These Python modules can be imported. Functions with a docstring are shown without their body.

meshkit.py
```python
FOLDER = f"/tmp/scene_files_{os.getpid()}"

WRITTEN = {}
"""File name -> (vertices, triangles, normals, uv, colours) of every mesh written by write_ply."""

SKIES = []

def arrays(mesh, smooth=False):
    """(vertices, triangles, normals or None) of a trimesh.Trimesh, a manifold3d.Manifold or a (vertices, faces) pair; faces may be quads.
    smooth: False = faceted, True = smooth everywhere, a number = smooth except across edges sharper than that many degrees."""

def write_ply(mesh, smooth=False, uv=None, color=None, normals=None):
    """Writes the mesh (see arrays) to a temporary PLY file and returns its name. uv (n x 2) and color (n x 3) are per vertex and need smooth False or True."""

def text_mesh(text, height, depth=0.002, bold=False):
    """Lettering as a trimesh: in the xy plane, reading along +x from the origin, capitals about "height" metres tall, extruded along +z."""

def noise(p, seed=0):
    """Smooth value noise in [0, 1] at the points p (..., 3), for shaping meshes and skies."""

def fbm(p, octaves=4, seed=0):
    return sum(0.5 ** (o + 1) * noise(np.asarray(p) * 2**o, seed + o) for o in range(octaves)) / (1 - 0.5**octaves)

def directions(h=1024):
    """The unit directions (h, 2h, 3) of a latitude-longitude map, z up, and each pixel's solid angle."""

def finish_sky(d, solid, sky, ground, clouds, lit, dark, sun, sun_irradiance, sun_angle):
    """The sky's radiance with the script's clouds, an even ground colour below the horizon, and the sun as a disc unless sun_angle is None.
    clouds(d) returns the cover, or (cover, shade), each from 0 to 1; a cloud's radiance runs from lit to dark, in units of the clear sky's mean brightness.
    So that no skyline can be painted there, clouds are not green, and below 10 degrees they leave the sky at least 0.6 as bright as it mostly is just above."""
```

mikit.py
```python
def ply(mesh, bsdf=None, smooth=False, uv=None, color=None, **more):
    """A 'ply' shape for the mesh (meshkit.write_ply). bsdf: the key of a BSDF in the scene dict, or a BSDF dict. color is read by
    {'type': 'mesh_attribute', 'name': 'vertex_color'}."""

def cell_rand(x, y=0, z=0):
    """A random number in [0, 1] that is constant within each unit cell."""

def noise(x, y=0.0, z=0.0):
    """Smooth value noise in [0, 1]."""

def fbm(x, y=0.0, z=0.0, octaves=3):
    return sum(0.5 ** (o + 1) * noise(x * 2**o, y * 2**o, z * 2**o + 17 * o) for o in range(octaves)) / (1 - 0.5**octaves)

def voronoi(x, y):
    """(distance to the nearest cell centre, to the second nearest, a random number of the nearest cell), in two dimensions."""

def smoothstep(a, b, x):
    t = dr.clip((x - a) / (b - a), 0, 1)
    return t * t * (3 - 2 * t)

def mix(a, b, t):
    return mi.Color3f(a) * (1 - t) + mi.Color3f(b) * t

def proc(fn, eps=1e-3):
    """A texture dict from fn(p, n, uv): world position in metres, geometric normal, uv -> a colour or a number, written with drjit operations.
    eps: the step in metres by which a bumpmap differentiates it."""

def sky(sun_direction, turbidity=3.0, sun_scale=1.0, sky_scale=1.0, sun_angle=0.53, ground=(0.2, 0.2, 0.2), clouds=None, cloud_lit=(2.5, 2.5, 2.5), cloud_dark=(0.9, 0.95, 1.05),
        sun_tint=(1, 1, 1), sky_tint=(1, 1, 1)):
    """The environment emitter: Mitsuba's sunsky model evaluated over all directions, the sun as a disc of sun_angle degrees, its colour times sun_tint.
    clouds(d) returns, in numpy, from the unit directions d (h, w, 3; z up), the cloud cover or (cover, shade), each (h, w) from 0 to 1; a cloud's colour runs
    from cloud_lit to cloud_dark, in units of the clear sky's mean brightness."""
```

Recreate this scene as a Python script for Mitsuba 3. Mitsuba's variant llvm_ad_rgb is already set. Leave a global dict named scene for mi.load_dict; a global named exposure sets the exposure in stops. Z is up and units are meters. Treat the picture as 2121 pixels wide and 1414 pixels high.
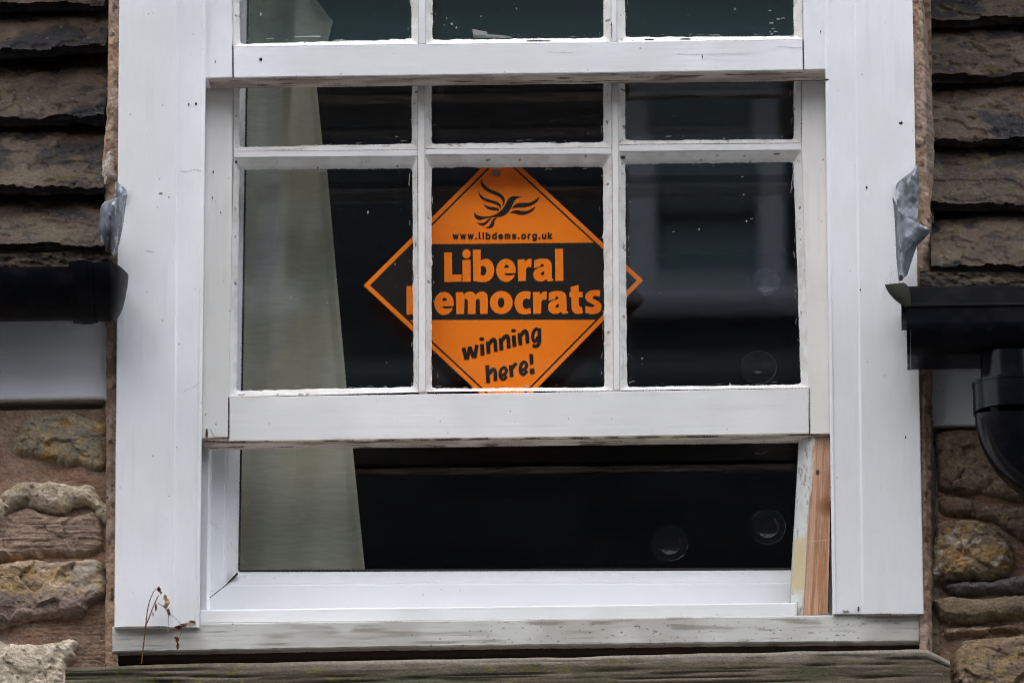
import math, random
import numpy as np, trimesh, shapely
from shapely.geometry import Polygon, LineString, Point, box
from shapely.ops import unary_union
from shapely import affinity
from scipy.ndimage import zoom as nd_zoom
import drjit as dr
import mitsuba as mi
import mikit, meshkit

scene, labels = {}, {}
T = mi.ScalarTransform4f

# ------------------------------------------------------------------ camera, sky, exposure
DIST, PITCH, YAW = 13.0, math.radians(15.6), math.radians(2.8)
WPX, HPX = 2121.0, 1414.0                       # size of the photograph, the unit in which the facade was measured
FOCAL = DIST / 0.0007255
D = np.array([-math.sin(YAW) * math.cos(PITCH), math.cos(YAW) * math.cos(PITCH), math.sin(PITCH)])
EYE = -D * DIST
RIGHT = np.cross(D, [0, 0, 1.0]); RIGHT /= np.linalg.norm(RIGHT)
UP = np.cross(RIGHT, D)
scene['camera'] = dict(type='thinlens', aperture_radius=0.018, focus_distance=DIST, fov=2 * math.degrees(math.atan(WPX / 2 / FOCAL)), fov_axis='x', near_clip=0.1, far_clip=300.0,
                       to_world=T().look_at(origin=EYE.tolist(), target=[0, 0, 0], up=[0, 0, 1]))
GROUND = -5.1
exposure = 2.80
scene['sky_light'] = mikit.sky((-0.25, -0.55, 0.8), turbidity=4, sun_scale=0.06, sun_angle=45, sky_scale=1.0, clouds=lambda d: (np.ones(d.shape[:2]), 1 - np.clip(d[..., 2], 0, 1)),
                               cloud_lit=(3.58, 3.73, 4.14), cloud_dark=(1.20, 1.245, 1.38))

# ------------------------------------------------------------------ helpers
def at(px, py, Y):
    """The point of the plane y = Y that a measured point of the photograph shows."""
    d = D * FOCAL + RIGHT * (px - WPX / 2) + UP * (HPX / 2 - py)
    return EYE + d * ((Y - EYE[1]) / d[1])

def ats(pts, Y):
    pts = np.asarray(pts, float)
    d = D * FOCAL + RIGHT * (pts[:, :1] - WPX / 2) + UP * (HPX / 2 - pts[:, 1:2])
    return EYE + d * ((np.asarray(Y) - EYE[1]) / d[:, 1])[:, None]

def lin(r, g, b):
    c = np.array([r, g, b], float) / 255
    return np.where(c < 0.04045, c / 12.92, ((c + 0.055) / 1.055) ** 2.4)

def key(name):
    if name not in scene: return name
    i = 1
    while f'{name}_{i:03d}' in scene: i += 1
    return f'{name}_{i:03d}'

def add(name, mesh, bsdf, smooth=False, color=None, label=None, cat=None, group=None, kind=None):
    k = key(name)
    scene[k] = mikit.ply(mesh, bsdf, smooth=smooth, color=color)
    tag(k, label, cat, group, kind)
    return k

def tag(k, label=None, cat=None, group=None, kind=None):
    e = {a: b for a, b in (('label', label), ('category', cat), ('group', group), ('kind', kind)) if b}
    if e and 'category' in e and 'kind' not in e: e['kind'] = 'thing'
    if e: labels[k] = e

def mesh(v, f):
    f = np.asarray(f, int)
    if f.shape[1] == 4: f = np.vstack([f[:, [0, 1, 2]], f[:, [0, 2, 3]]])
    return trimesh.Trimesh(np.asarray(v, float), f, process=False)

def n1(x, seed=0, oct=3):
    x = np.asarray(x, float)
    return meshkit.fbm(np.stack([x, x * 0 + 3.7 * seed, x * 0 + 1.3], -1), oct, seed) - 0.5

def N(p, sx, sy, sz, seed=0, oct=4):
    return meshkit.fbm(np.asarray(p) * np.array([sx, sy, sz], float), oct, seed)

def ss(a, b, x):
    t = np.clip((x - a) / (b - a), 0, 1)
    return t * t * (3 - 2 * t)

def blend(c0, c1, t):
    t = np.asarray(t)[..., None]
    return np.asarray(c0) * (1 - t) + np.asarray(c1) * t

def densify(P, step):
    out = []
    for a, b in zip(P, np.roll(P, -1, 0)):
        n = max(1, int(np.linalg.norm(b - a) / step))
        out += [a + (b - a) * i / n for i in range(n)]
    return np.array(out)

def ccw(P):
    x, z = P[:, 0], P[:, 1]
    return P if np.sum(x * np.roll(z, -1) - z * np.roll(x, -1)) > 0 else P[::-1]

def inset(P, c):
    a, b = P - np.roll(P, 1, 0), np.roll(P, -1, 0) - P
    a /= np.linalg.norm(a, axis=1, keepdims=True); b /= np.linalg.norm(b, axis=1, keepdims=True)
    na, nb = np.stack([-a[:, 1], a[:, 0]], 1), np.stack([-b[:, 1], b[:, 0]], 1)
    m = na + nb
    m /= np.maximum((m * na).sum(1, keepdims=True), 0.3)
    return P + m * c

def slab(P, yf, yb, ch=0.001, jit=0.0003, seed=0, step=0.012, back=False, bow=0.0):
    """A board with a chamfered, slightly uneven edge: the polygon P (x, z) from y = yf back to yb."""
    P = densify(ccw(np.asarray(P, float)), step)
    q = np.stack([P[:, 0] * 90, P[:, 1] * 90, P[:, 0] * 0 + seed * 7.1], 1)
    P = P + jit * 2 * np.stack([meshkit.noise(q, seed) - 0.5, meshkit.noise(q, seed + 50) - 0.5], 1)
    I = inset(P, ch)
    n = len(P)
    tv, tf = trimesh.creation.triangulate_polygon(Polygon(I), engine='earcut')
    tri = trimesh.Trimesh(np.c_[tv[:, 0], np.full(len(tv), yf), tv[:, 1]], tf, process=False)
    if len(tf) and tri.face_normals[:, 1].sum() > 0: tri.faces = tri.faces[:, ::-1]
    a = np.c_[I[:, 0], np.full(n, yf), I[:, 1]]
    b = np.c_[P[:, 0], np.full(n, yf + ch), P[:, 1]]
    c = np.c_[P[:, 0], np.full(n, yb), P[:, 1]]
    i, j = np.arange(n), (np.arange(n) + 1) % n
    f = [np.stack([i, i + n, j + n, j], 1), np.stack([i + n, i + 2 * n, j + 2 * n, j + n], 1)]
    parts = [tri, mesh(np.vstack([a, b, c]), np.vstack(f))]
    if back:
        bt = trimesh.Trimesh(np.c_[tv[:, 0], np.full(len(tv), yb), tv[:, 1]], tri.faces[:, ::-1].copy(), process=False)
        parts.append(bt)
    return trimesh.util.concatenate(parts)

def board(pts, yf, yb, **k):
    """slab() whose front outline was measured in the photograph."""
    return slab(ats(pts, np.full(len(pts), yf))[:, [0, 2]], yf, yb, **k)

def wbox(x0, x1, y0, y1, z0, z1):
    m = trimesh.creation.box((x1 - x0, y1 - y0, z1 - z0)); m.apply_translation([(x0 + x1) / 2, (y0 + y1) / 2, (z0 + z1) / 2])
    return m

def grid_faces(nr, nc):
    i = np.arange(nr * nc).reshape(nr, nc)
    return np.stack([i[:-1, :-1].ravel(), i[1:, :-1].ravel(), i[1:, 1:].ravel(), i[:-1, 1:].ravel()], 1)

def strip(cols, rows):
    """A moulding: columns (px at row 0, px at last row, Y) swept down the measured rows; rows = list of py, first is the top."""
    V = []
    r0, r1 = rows[0], rows[-1]
    for k, py in enumerate(rows):
        t = (py - r0) / (r1 - r0)
        for c in cols:
            V.append(at(c[0] + (c[1] - c[0]) * t, py, c[2]))
    V = np.array(V)
    f = grid_faces(len(rows), len(cols))
    return mesh(V, f)

def tube(P, R, n=8, cap=True):
    P = np.asarray(P, float); R = np.broadcast_to(R, len(P))
    V, prev = [], None
    for i in range(len(P)):
        t = P[min(i + 1, len(P) - 1)] - P[max(i - 1, 0)]; t = t / np.linalg.norm(t)
        u = np.cross(t, [0, 1.0, 0.02]) if prev is None else prev - t * (prev @ t)
        u /= np.linalg.norm(u); prev = u; w = np.cross(t, u)
        for k in range(n):
            a = 2 * math.pi * k / n
            V.append(P[i] + R[i] * (math.cos(a) * u + math.sin(a) * w))
    f = []
    for i in range(len(P) - 1):
        for k in range(n):
            f.append([i * n + k, i * n + (k + 1) % n, (i + 1) * n + (k + 1) % n, (i + 1) * n + k])
    m = mesh(V, f)
    if cap:
        V2 = np.vstack([m.vertices, P[0], P[-1]]); q = len(m.vertices); e = (len(P) - 1) * n
        c = [[q, (k + 1) % n, k] for k in range(n)] + [[q + 1, e + k, e + (k + 1) % n] for k in range(n)]
        m = mesh(V2, np.vstack([m.faces, c]))
    return m

def spline(pts, n=10, closed=False, sharp=()):
    """Catmull-Rom through pts; indices in sharp stay corners."""
    P = np.asarray(pts, float); out = []; L = len(P)
    for i in range(L if closed else L - 1):
        p1, p2 = P[i], P[(i + 1) % L]
        p0 = P[(i - 1) % L] if (closed or i > 0) else p1
        p3 = P[(i + 2) % L] if (closed or i + 2 < L) else p2
        if i in sharp: p0 = p1 * 2 - p2 if False else p1
        if (i + 1) % L in sharp: p3 = p2
        for t in np.linspace(0, 1, n, endpoint=False):
            out.append(0.5 * (2 * p1 + (p2 - p0) * t + (2 * p0 - 5 * p1 + 4 * p2 - p3) * t * t + (3 * p1 - p0 - 3 * p2 + p3) * t ** 3))
    if not closed: out.append(P[-1])
    return np.array(out)

def solid_sheet(V, nr, nc, th):
    """A grid of points made into a sheet of thickness th."""
    m = mesh(V, grid_faces(nr, nc)); nrm = m.vertex_normals
    A, B = V + nrm * th / 2, V - nrm * th / 2
    f = grid_faces(nr, nc); n = nr * nc
    idx = np.arange(n).reshape(nr, nc)
    ring = np.r_[idx[0, :], idx[1:, -1], idx[-1, -2::-1], idx[-2:0:-1, 0]]
    r2 = np.roll(ring, -1)
    return mesh(np.vstack([A, B]), np.vstack([f, f[:, ::-1] + n, np.stack([ring, r2, r2 + n, ring + n], 1)]))

# ------------------------------------------------------------------ materials
noise, fbm, vor, sst, mix = mikit.noise, mikit.fbm, mikit.voronoi, mikit.smoothstep, mikit.mix
def two(b): return {'type': 'twosided', 'bsdf': b}
def princ(col, rough=0.5, spec=0.5, **k):
    c = col if isinstance(col, dict) else {'type': 'rgb', 'value': [float(x) for x in col]}
    return {'type': 'principled', 'base_color': c, 'roughness': rough, 'specular': spec, **k}
def bump(b, fn, scale, eps=4e-4):
    return {'type': 'bumpmap', 'arbitrary': mikit.proc(fn, eps=eps), 'scale': scale, 'bsdf': b}

def specks(p):
    a, b, r = vor(p.x * 62, p.z * 62)
    size = 0.03 + 0.085 * mikit.cell_rand(r * 977.0)
    return sst(size, size * 0.5, a) * dr.select(r > 0.94, 1.0, 0.0) * (0.35 + 0.65 * mikit.cell_rand(r * 531.0))

def paint_colour(p, streak, fine, scuff=1.0):
    big = fbm(p.x * 7, p.z * 5, p.y * 7, 3)
    c = mix((0.81, 0.81, 0.81), (0.705, 0.71, 0.70), sst(0.35, 0.72, big))
    c = mix(c, (0.62, 0.60, 0.55), 0.22 * sst(0.52, 0.74, streak) * sst(0.40, 0.62, fbm(p.x * 16, p.z * 16, 4.0, 2)))
    c *= 0.955 + 0.09 * fine
    return mix(c, (0.13, 0.11, 0.09), specks(p) * 0.85 * scuff)

def paint_v(p, n, uv): return paint_colour(p, fbm(p.x * 130, p.y * 60, p.z * 5, 3), 0.25 + 0.5 * fbm(p.x * 260, p.y * 200, p.z * 40, 3))
def paint_h(p, n, uv): return paint_colour(p, fbm(p.x * 5, p.y * 60, p.z * 150, 3), 0.2 + 0.6 * fbm(p.x * 40, p.y * 200, p.z * 300, 3))
def grain_v(p, n, uv): return fbm(p.x * 210, p.y * 120, p.z * 6, 3) + 0.8 * noise(p.x * 900, p.y * 500, p.z * 90) * sst(0.5, 0.7, noise(p.x * 30, p.z * 14, 2.0)) + 0.9 * noise(p.x * 24, p.y * 10, p.z * 19)
def grain_h(p, n, uv): return fbm(p.x * 7, p.y * 150, p.z * 260, 3) + 0.5 * noise(p.x * 90, p.y * 300, p.z * 700) + 0.8 * noise(p.x * 18, p.y * 10, p.z * 24)

def cream_v(p, n, uv): return paint_v(p, n, uv) * mi.Color3f(.985, .955, .905)
def cream_h(p, n, uv): return paint_h(p, n, uv) * mi.Color3f(.995, .98, .95)
scene['cream_paint_upright'] = two(bump(princ(mikit.proc(cream_v), 0.45, 0.4), grain_v, 0.00060))
scene['cream_paint_level'] = two(bump(princ(mikit.proc(cream_h), 0.45, 0.4), grain_h, 0.00036))
scene['white_paint_upright'] = two(bump(princ(mikit.proc(paint_v), 0.42, 0.45), grain_v, 0.00055))
scene['white_paint_level'] = two(bump(princ(mikit.proc(paint_h), 0.42, 0.45), grain_h, 0.00032))

def paint_old(p, n, uv):
    s = fbm(p.x * 9, p.y * 50, p.z * 150, 3)
    big = fbm(p.x * 12, p.z * 26, p.y * 9 + 5.0, 3)
    c = mix((0.56, 0.555, 0.51), (0.44, 0.425, 0.375), sst(0.35, 0.65, big))
    c = mix(c, (0.26, 0.235, 0.19), 0.85 * sst(0.47, 0.66, s) * sst(0.34, 0.6, fbm(p.x * 20, p.z * 40, 2.0, 2)))
    c = mix(c, (0.12, 0.105, 0.08), 0.75 * sst(0.66, 0.76, fbm(p.x * 190, p.y * 190, p.z * 230, 3)) * sst(0.35, 0.6, fbm(p.x * 9, p.z * 20, 7.0, 2)))
    return mix(c, (0.08, 0.07, 0.05), specks(p))
scene['weathered_paint'] = two(bump(princ(mikit.proc(paint_old), 0.65, 0.3), grain_h, 0.0005))

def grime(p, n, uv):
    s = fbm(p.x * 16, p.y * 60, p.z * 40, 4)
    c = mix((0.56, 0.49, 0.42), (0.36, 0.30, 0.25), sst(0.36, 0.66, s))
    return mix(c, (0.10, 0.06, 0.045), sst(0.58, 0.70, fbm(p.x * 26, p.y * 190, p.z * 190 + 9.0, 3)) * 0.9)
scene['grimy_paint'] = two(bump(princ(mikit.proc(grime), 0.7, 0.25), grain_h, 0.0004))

def flake(p, n, uv):
    s = fbm(p.x * 40, p.y * 120, p.z * 120, 3)
    return mix((0.34, 0.28, 0.20), (0.07, 0.045, 0.03), sst(0.40, 0.60, s))
scene['bare_rail_wood'] = two(princ(mikit.proc(flake), 0.8, 0.2))

def puttyc(p, n, uv):
    b = fbm(p.x * 45, p.y * 45, p.z * 45, 3)
    c = mix((0.70, 0.69, 0.655), (0.60, 0.58, 0.53), sst(0.38, 0.70, b))
    return mix(c, (0.10, 0.085, 0.065), 0.8 * sst(0.74, 0.80, fbm(p.x * 120, p.y * 120, p.z * 120 + 3.0, 2)))
scene['paint_slip'] = two(princ((0.40, 0.40, 0.385), 0.7, 0.2))
scene['putty'] = two(bump(princ(mikit.proc(puttyc), 0.55, 0.35), lambda p, n, uv: fbm(p.x * 160, p.y * 160, p.z * 160, 3), 0.0008))

scene['plastic_white'] = two(princ(mikit.proc(lambda p, n, uv: mix(mix((0.80, 0.815, 0.83), (0.74, 0.75, 0.755), fbm(p.x * 9, p.y * 9, p.z * 20, 2)), (0.12, 0.12, 0.12), specks(p + mi.Point3f(0.31, 0, 0.11)) * 0.7)), 0.28, 0.5))
scene['glass'] = {'type': 'thindielectric', 'int_ior': 1.5, 'ext_ior': 1.0}
scene['clear_plastic'] = {'type': 'dielectric', 'int_ior': 1.46, 'ext_ior': 1.0}
scene['gasket'] = two(princ((0.012, 0.012, 0.014), 0.5))
scene['crack'] = two(princ((0.035, 0.026, 0.02), 0.9, 0.1))
scene['dark_wood'] = two(princ((.05, .036, .027), .9, .1))
scene['tinted'] = two(princ({'type': 'mesh_attribute', 'name': 'vertex_color'}, 0.85, 0.25))
scene['tinted_smooth'] = two(princ({'type': 'mesh_attribute', 'name': 'vertex_color'}, 0.5, 0.4))
scene['stone'] = two(bump(princ({'type': 'mesh_attribute', 'name': 'vertex_color'}, 0.9, 0.2), lambda p, n, uv: fbm(p.x * 300, p.y * 300, p.z * 420, 3), 0.0010))
scene['slate'] = two(bump(princ({'type': 'mesh_attribute', 'name': 'vertex_color'}, 0.75, 0.16), lambda p, n, uv: fbm(p.x * 180, p.y * 320, p.z * 420, 3), 0.0007))
def blackp(p, n, uv): return mix((0.0030, 0.0032, 0.0055), (0.008, 0.008, 0.011), sst(0.45, 0.75, fbm(p.x * 30, p.y * 30, p.z * 30, 3)))
scene['black_plastic'] = two(princ(mikit.proc(blackp), 0.38, 0.07))
scene['gloss_plastic'] = two(princ(mikit.proc(blackp), 0.18, 0.22))
def leadc(p, n, uv):
    a = fbm(p.x * 40, p.y * 40, p.z * 26, 3)
    c = mix((0.21, 0.23, 0.26), (0.06, 0.068, 0.08), sst(0.36, 0.66, a))
    return mix(c, (0.40, 0.41, 0.42), 0.7 * sst(0.6, 0.72, fbm(p.x * 130, p.y * 130, p.z * 60 + 2.0, 3)))
scene['lead'] = two(bump(princ(mikit.proc(leadc), 0.48, 0.6, metallic=0.35), lambda p, n, uv: fbm(p.x * 60, p.y * 60, p.z * 45, 3), 0.0012))
scene['poster_orange'] = two(princ(mikit.proc(lambda p, n, uv: mix((1.0, 0.240, 0.002), (0.97, 0.218, 0.003), fbm(p.x * 30, 1.0, p.z * 30, 3))), 0.5, 0.15))
scene['poster_black'] = two(princ((0.010, 0.0065, 0.004), 0.5, 0.15))
scene['curtain_cloth'] = two(princ({'type': 'mesh_attribute', 'name': 'vertex_color'}, 0.9, 0.1))
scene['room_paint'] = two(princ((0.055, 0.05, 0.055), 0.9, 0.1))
scene['asphalt'] = two(princ((0.05, 0.05, 0.05), 0.9, 0.2))
scene['pavement_stone'] = two(princ((0.2, 0.19, 0.18), 0.9, 0.2))
def coursed(p, n, uv):
    row = dr.floor(p.z / 0.14); x = p.x / 0.33 + 0.5 * (row - 2 * dr.floor(row / 2))
    j = dr.minimum(p.z / 0.14 - row, 1 - (p.z / 0.14 - row))
    c = mix((0.024, 0.027, 0.030), (0.042, 0.046, 0.050), mikit.cell_rand(x, row))
    return mix((0.045, 0.042, 0.036), c, sst(0.02, 0.10, j))
scene['far_stone'] = two(princ(mikit.proc(coursed), 0.9, 0.2))
scene['far_paint'] = two(princ((0.27, 0.30, 0.32), 0.6, 0.3))
scene['far_eaves'] = two(princ((0.17, 0.27, 0.265), 0.9, 0.2))
scene['far_render'] = two(princ((0.10, 0.12, 0.125), 0.9, 0.2))
scene['far_slate'] = two(princ((0.05, 0.06, 0.062), 0.8, 0.2))
scene['far_pane'] = two(princ((0.08, 0.125, 0.135), 0.3, 0.3))
def walling(p, n, uv):
    a, b, r = vor(p.x * 3.2, p.z * 7)
    c = mix((0.17, 0.115, 0.075), (0.26, 0.21, 0.15), r)
    return mix((0.20, 0.14, 0.10), c, sst(0.03, 0.12, b - a))
scene['rubble_stone'] = two(bump(princ(mikit.proc(walling), 0.95, 0.1), lambda p, n, uv: fbm(p.x * 40, p.z * 70, p.y, 4), 0.02, eps=2e-3))

# ------------------------------------------------------------------ street and the house across it
def plane(x0, x1, y0, y1, z): return mesh([[x0, y0, z], [x1, y0, z], [x1, y1, z], [x0, y1, z]], [[0, 1, 2, 3]])
add('ground', plane(-150, 150, -150, 150, GROUND), 'asphalt', kind='structure')
add('pavement', wbox(-30, 30, -1.6, 0.0, GROUND - 0.02, GROUND + 0.12), 'pavement_stone', kind='structure')

FY = -14.6
def far_house():
    H = 'house_across_street'
    z0, ze = GROUND, 5.62
    add(H + '__wall', wbox(-14, 14, FY - 7, FY, z0, ze + .05), 'far_stone')
    roof = mesh([[-14.3, FY + 0.3, ze - 0.15], [14.3, FY + 0.3, ze - 0.15], [14.3, FY - 3.6, ze + 2.6], [-14.3, FY - 3.6, ze + 2.6], [-14.3, FY - 7.3, ze - 0.15], [14.3, FY - 7.3, ze - 0.15]], [[0, 1, 2, 3], [3, 2, 5, 4]])
    add(H + '__roof', roof, 'far_slate')
    add(H + '__gutter', wbox(-14.2, 14.2, FY, FY + 0.3, ze - 0.125, ze - 0.04), 'far_slate')
    add(H + '__render_band', wbox(-14.02, 14.02, FY, FY + 0.012, 5.09, ze - 0.13), 'far_eaves')
    for x, z, w, h in ((-.085, 4.66, .34, .66), (-1.75, 4.66, .34, .66), (1.75, 4.66, .34, .66), (-3.4, 4.66, .34, .66), (3.4, 4.66, .34, .66), (0.4, 1.6, .9, 1.1), (-3.0, 1.6, .9, 1.1), (3.6, 1.6, .9, 1.1), (-2.9, -2.4, 1.1, 1.5), (3.5, -2.4, 1.1, 1.5)):
        fr = trimesh.util.concatenate([wbox(x - w / 2 - .10, x - w / 2, FY, FY + .05, z - h / 2, z + h / 2), wbox(x + w / 2, x + w / 2 + .085, FY, FY + .05, z - h / 2, z + h / 2),
             wbox(x - w / 2 - .10, x + w / 2 + .085, FY, FY + .05, z + h / 2, z + h / 2 + .09), wbox(x - w / 2 - .15, x + w / 2 + .15, FY, FY + .09, z - h / 2 - .09, z - h / 2)])
        k = add(H + '__window', fr, 'far_paint')
        add(k + '__pane', wbox(x - w / 2, x + w / 2, FY, FY + .02, z - h / 2, z + h / 2), 'far_pane')
        add(k + '__transom', wbox(x - w / 2, x + w / 2, FY, FY + .035, z - h / 2 + .2, z - h / 2 + .275), 'far_stone')
    for z in (4.02,):
        add(H + '__string_course', wbox(-14.02, 14.02, FY, FY + .03, z, z + .06), 'far_render')
    add(H + '__door', wbox(-0.5, 0.5, FY, FY + 0.04, GROUND + 0.12, GROUND + 2.15), 'far_pane')
    tag(H, 'dark coursed stone house across the street, seen only as reflections in the glass', 'house')
far_house()

# ------------------------------------------------------------------ the room behind the window
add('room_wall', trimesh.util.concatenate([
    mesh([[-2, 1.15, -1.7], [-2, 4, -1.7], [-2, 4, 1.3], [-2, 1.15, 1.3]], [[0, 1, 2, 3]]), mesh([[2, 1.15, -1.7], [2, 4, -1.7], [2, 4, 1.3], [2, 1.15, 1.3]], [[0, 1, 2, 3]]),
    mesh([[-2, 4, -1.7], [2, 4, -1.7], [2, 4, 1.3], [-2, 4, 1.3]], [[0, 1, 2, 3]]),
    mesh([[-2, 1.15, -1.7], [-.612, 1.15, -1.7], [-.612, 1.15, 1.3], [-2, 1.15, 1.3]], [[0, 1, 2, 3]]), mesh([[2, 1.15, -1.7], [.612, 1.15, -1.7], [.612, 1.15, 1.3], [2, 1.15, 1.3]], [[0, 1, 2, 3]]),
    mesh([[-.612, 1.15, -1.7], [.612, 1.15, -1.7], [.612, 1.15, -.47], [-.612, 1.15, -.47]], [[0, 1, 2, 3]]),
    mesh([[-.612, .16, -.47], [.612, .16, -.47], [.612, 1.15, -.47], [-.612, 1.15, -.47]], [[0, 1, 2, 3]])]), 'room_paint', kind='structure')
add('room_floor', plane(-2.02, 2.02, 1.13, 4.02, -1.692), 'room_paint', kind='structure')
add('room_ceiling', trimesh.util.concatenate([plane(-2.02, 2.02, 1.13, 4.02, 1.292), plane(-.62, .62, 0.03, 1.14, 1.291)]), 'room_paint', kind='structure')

# ------------------------------------------------------------------ sash window
SW = 'sash_window'
ROWS = list(np.linspace(-1040, 1298, 120))
def ext(a, b, y0, y1, y): return a + (b - a) * (y - y0) / (y1 - y0)
def casing(cols, y_end, seed):
    """cols: (px at y=0, px at y=1290, Y)"""
    rows = np.linspace(-1040, y_end, 150)
    V = []
    for py in rows:
        for c in cols:
            px = ext(c[0], c[1], 0, 1290, py)
            w = 0.7 * n1(py / 60 + c[0], seed) + 0.5 * n1(py / 9 + c[0], seed + 1)
            V.append(at(px + w, py, c[2] + 0.0006 * n1(py / 110 + c[0], seed + 2)))
    m = mesh(np.array(V), grid_faces(len(rows), len(cols)))
    b = np.array([m.vertices[-len(cols) + i] for i in range(len(cols))]); b2 = b.copy(); b2[:, 1] = 0.06
    cap = mesh(np.vstack([b, b2]), grid_faces(2, len(cols)))
    return trimesh.util.concatenate([m, cap])

add(SW + '__casing', casing([(246.5, 236.5, .06), (247, 237, .0012), (248.5, 238.5, 0), (292, 285, 0), (300, 294, .0007), (352, 344, .0012), (367, 358, .0012), (371, 362, .0045), (374, 366, .0050), (420, 404, .0054), (422.5, 407, .0025), (427, 412, .0030), (428, 413, .0045), (428.6, 413.5, .066)], 1298, 3), 'white_paint_upright', smooth=25)
add(SW + '__casing', casing([(1706.5, 1724.5, .066), (1707.5, 1725.5, .0045), (1709, 1727, .003), (1713, 1731, .0026), (1716, 1734, .0055), (1765, 1781, .0050), (1769, 1785, .0045), (1773, 1790, .0012), (1788, 1806, .0012), (1840, 1856, .0007), (1848, 1864, 0), (1888.5, 1912, 0), (1890, 1913.5, .0012), (1890.5, 1914, .06)], 1270, 4), 'white_paint_upright', smooth=25)
add(SW + '__head_casing', board([(247, -1042), (1890, -1062), (1890, -1230), (247, -1210)], 0.0, .08), 'white_paint_level', smooth=25)
for k, (px, py, w, h, y) in enumerate([(388, 1292, 14, 3, -.0008), (398, 1288, 7, 4, .0030), (379, 1296, 8, 2, -.0008), (1752, 1265, 8, 1.8, .0028), (1778, 1260, 2.2, 5, .0024), (1838, 1271, 40, 1.6, -.0008), (300, 1297, 50, 1.5, -.0008)]):
    a = np.linspace(0, 2 * math.pi, 22, endpoint=False); q = 1 + 1.1 * n1(a * 2.3, 140 + k)
    add(SW + '__grime_patch', board(np.c_[px + w * q * np.cos(a), py + h * q * np.sin(a)], y, y + .001, ch=.0002, jit=0, step=.5), 'bare_rail_wood')

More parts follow.
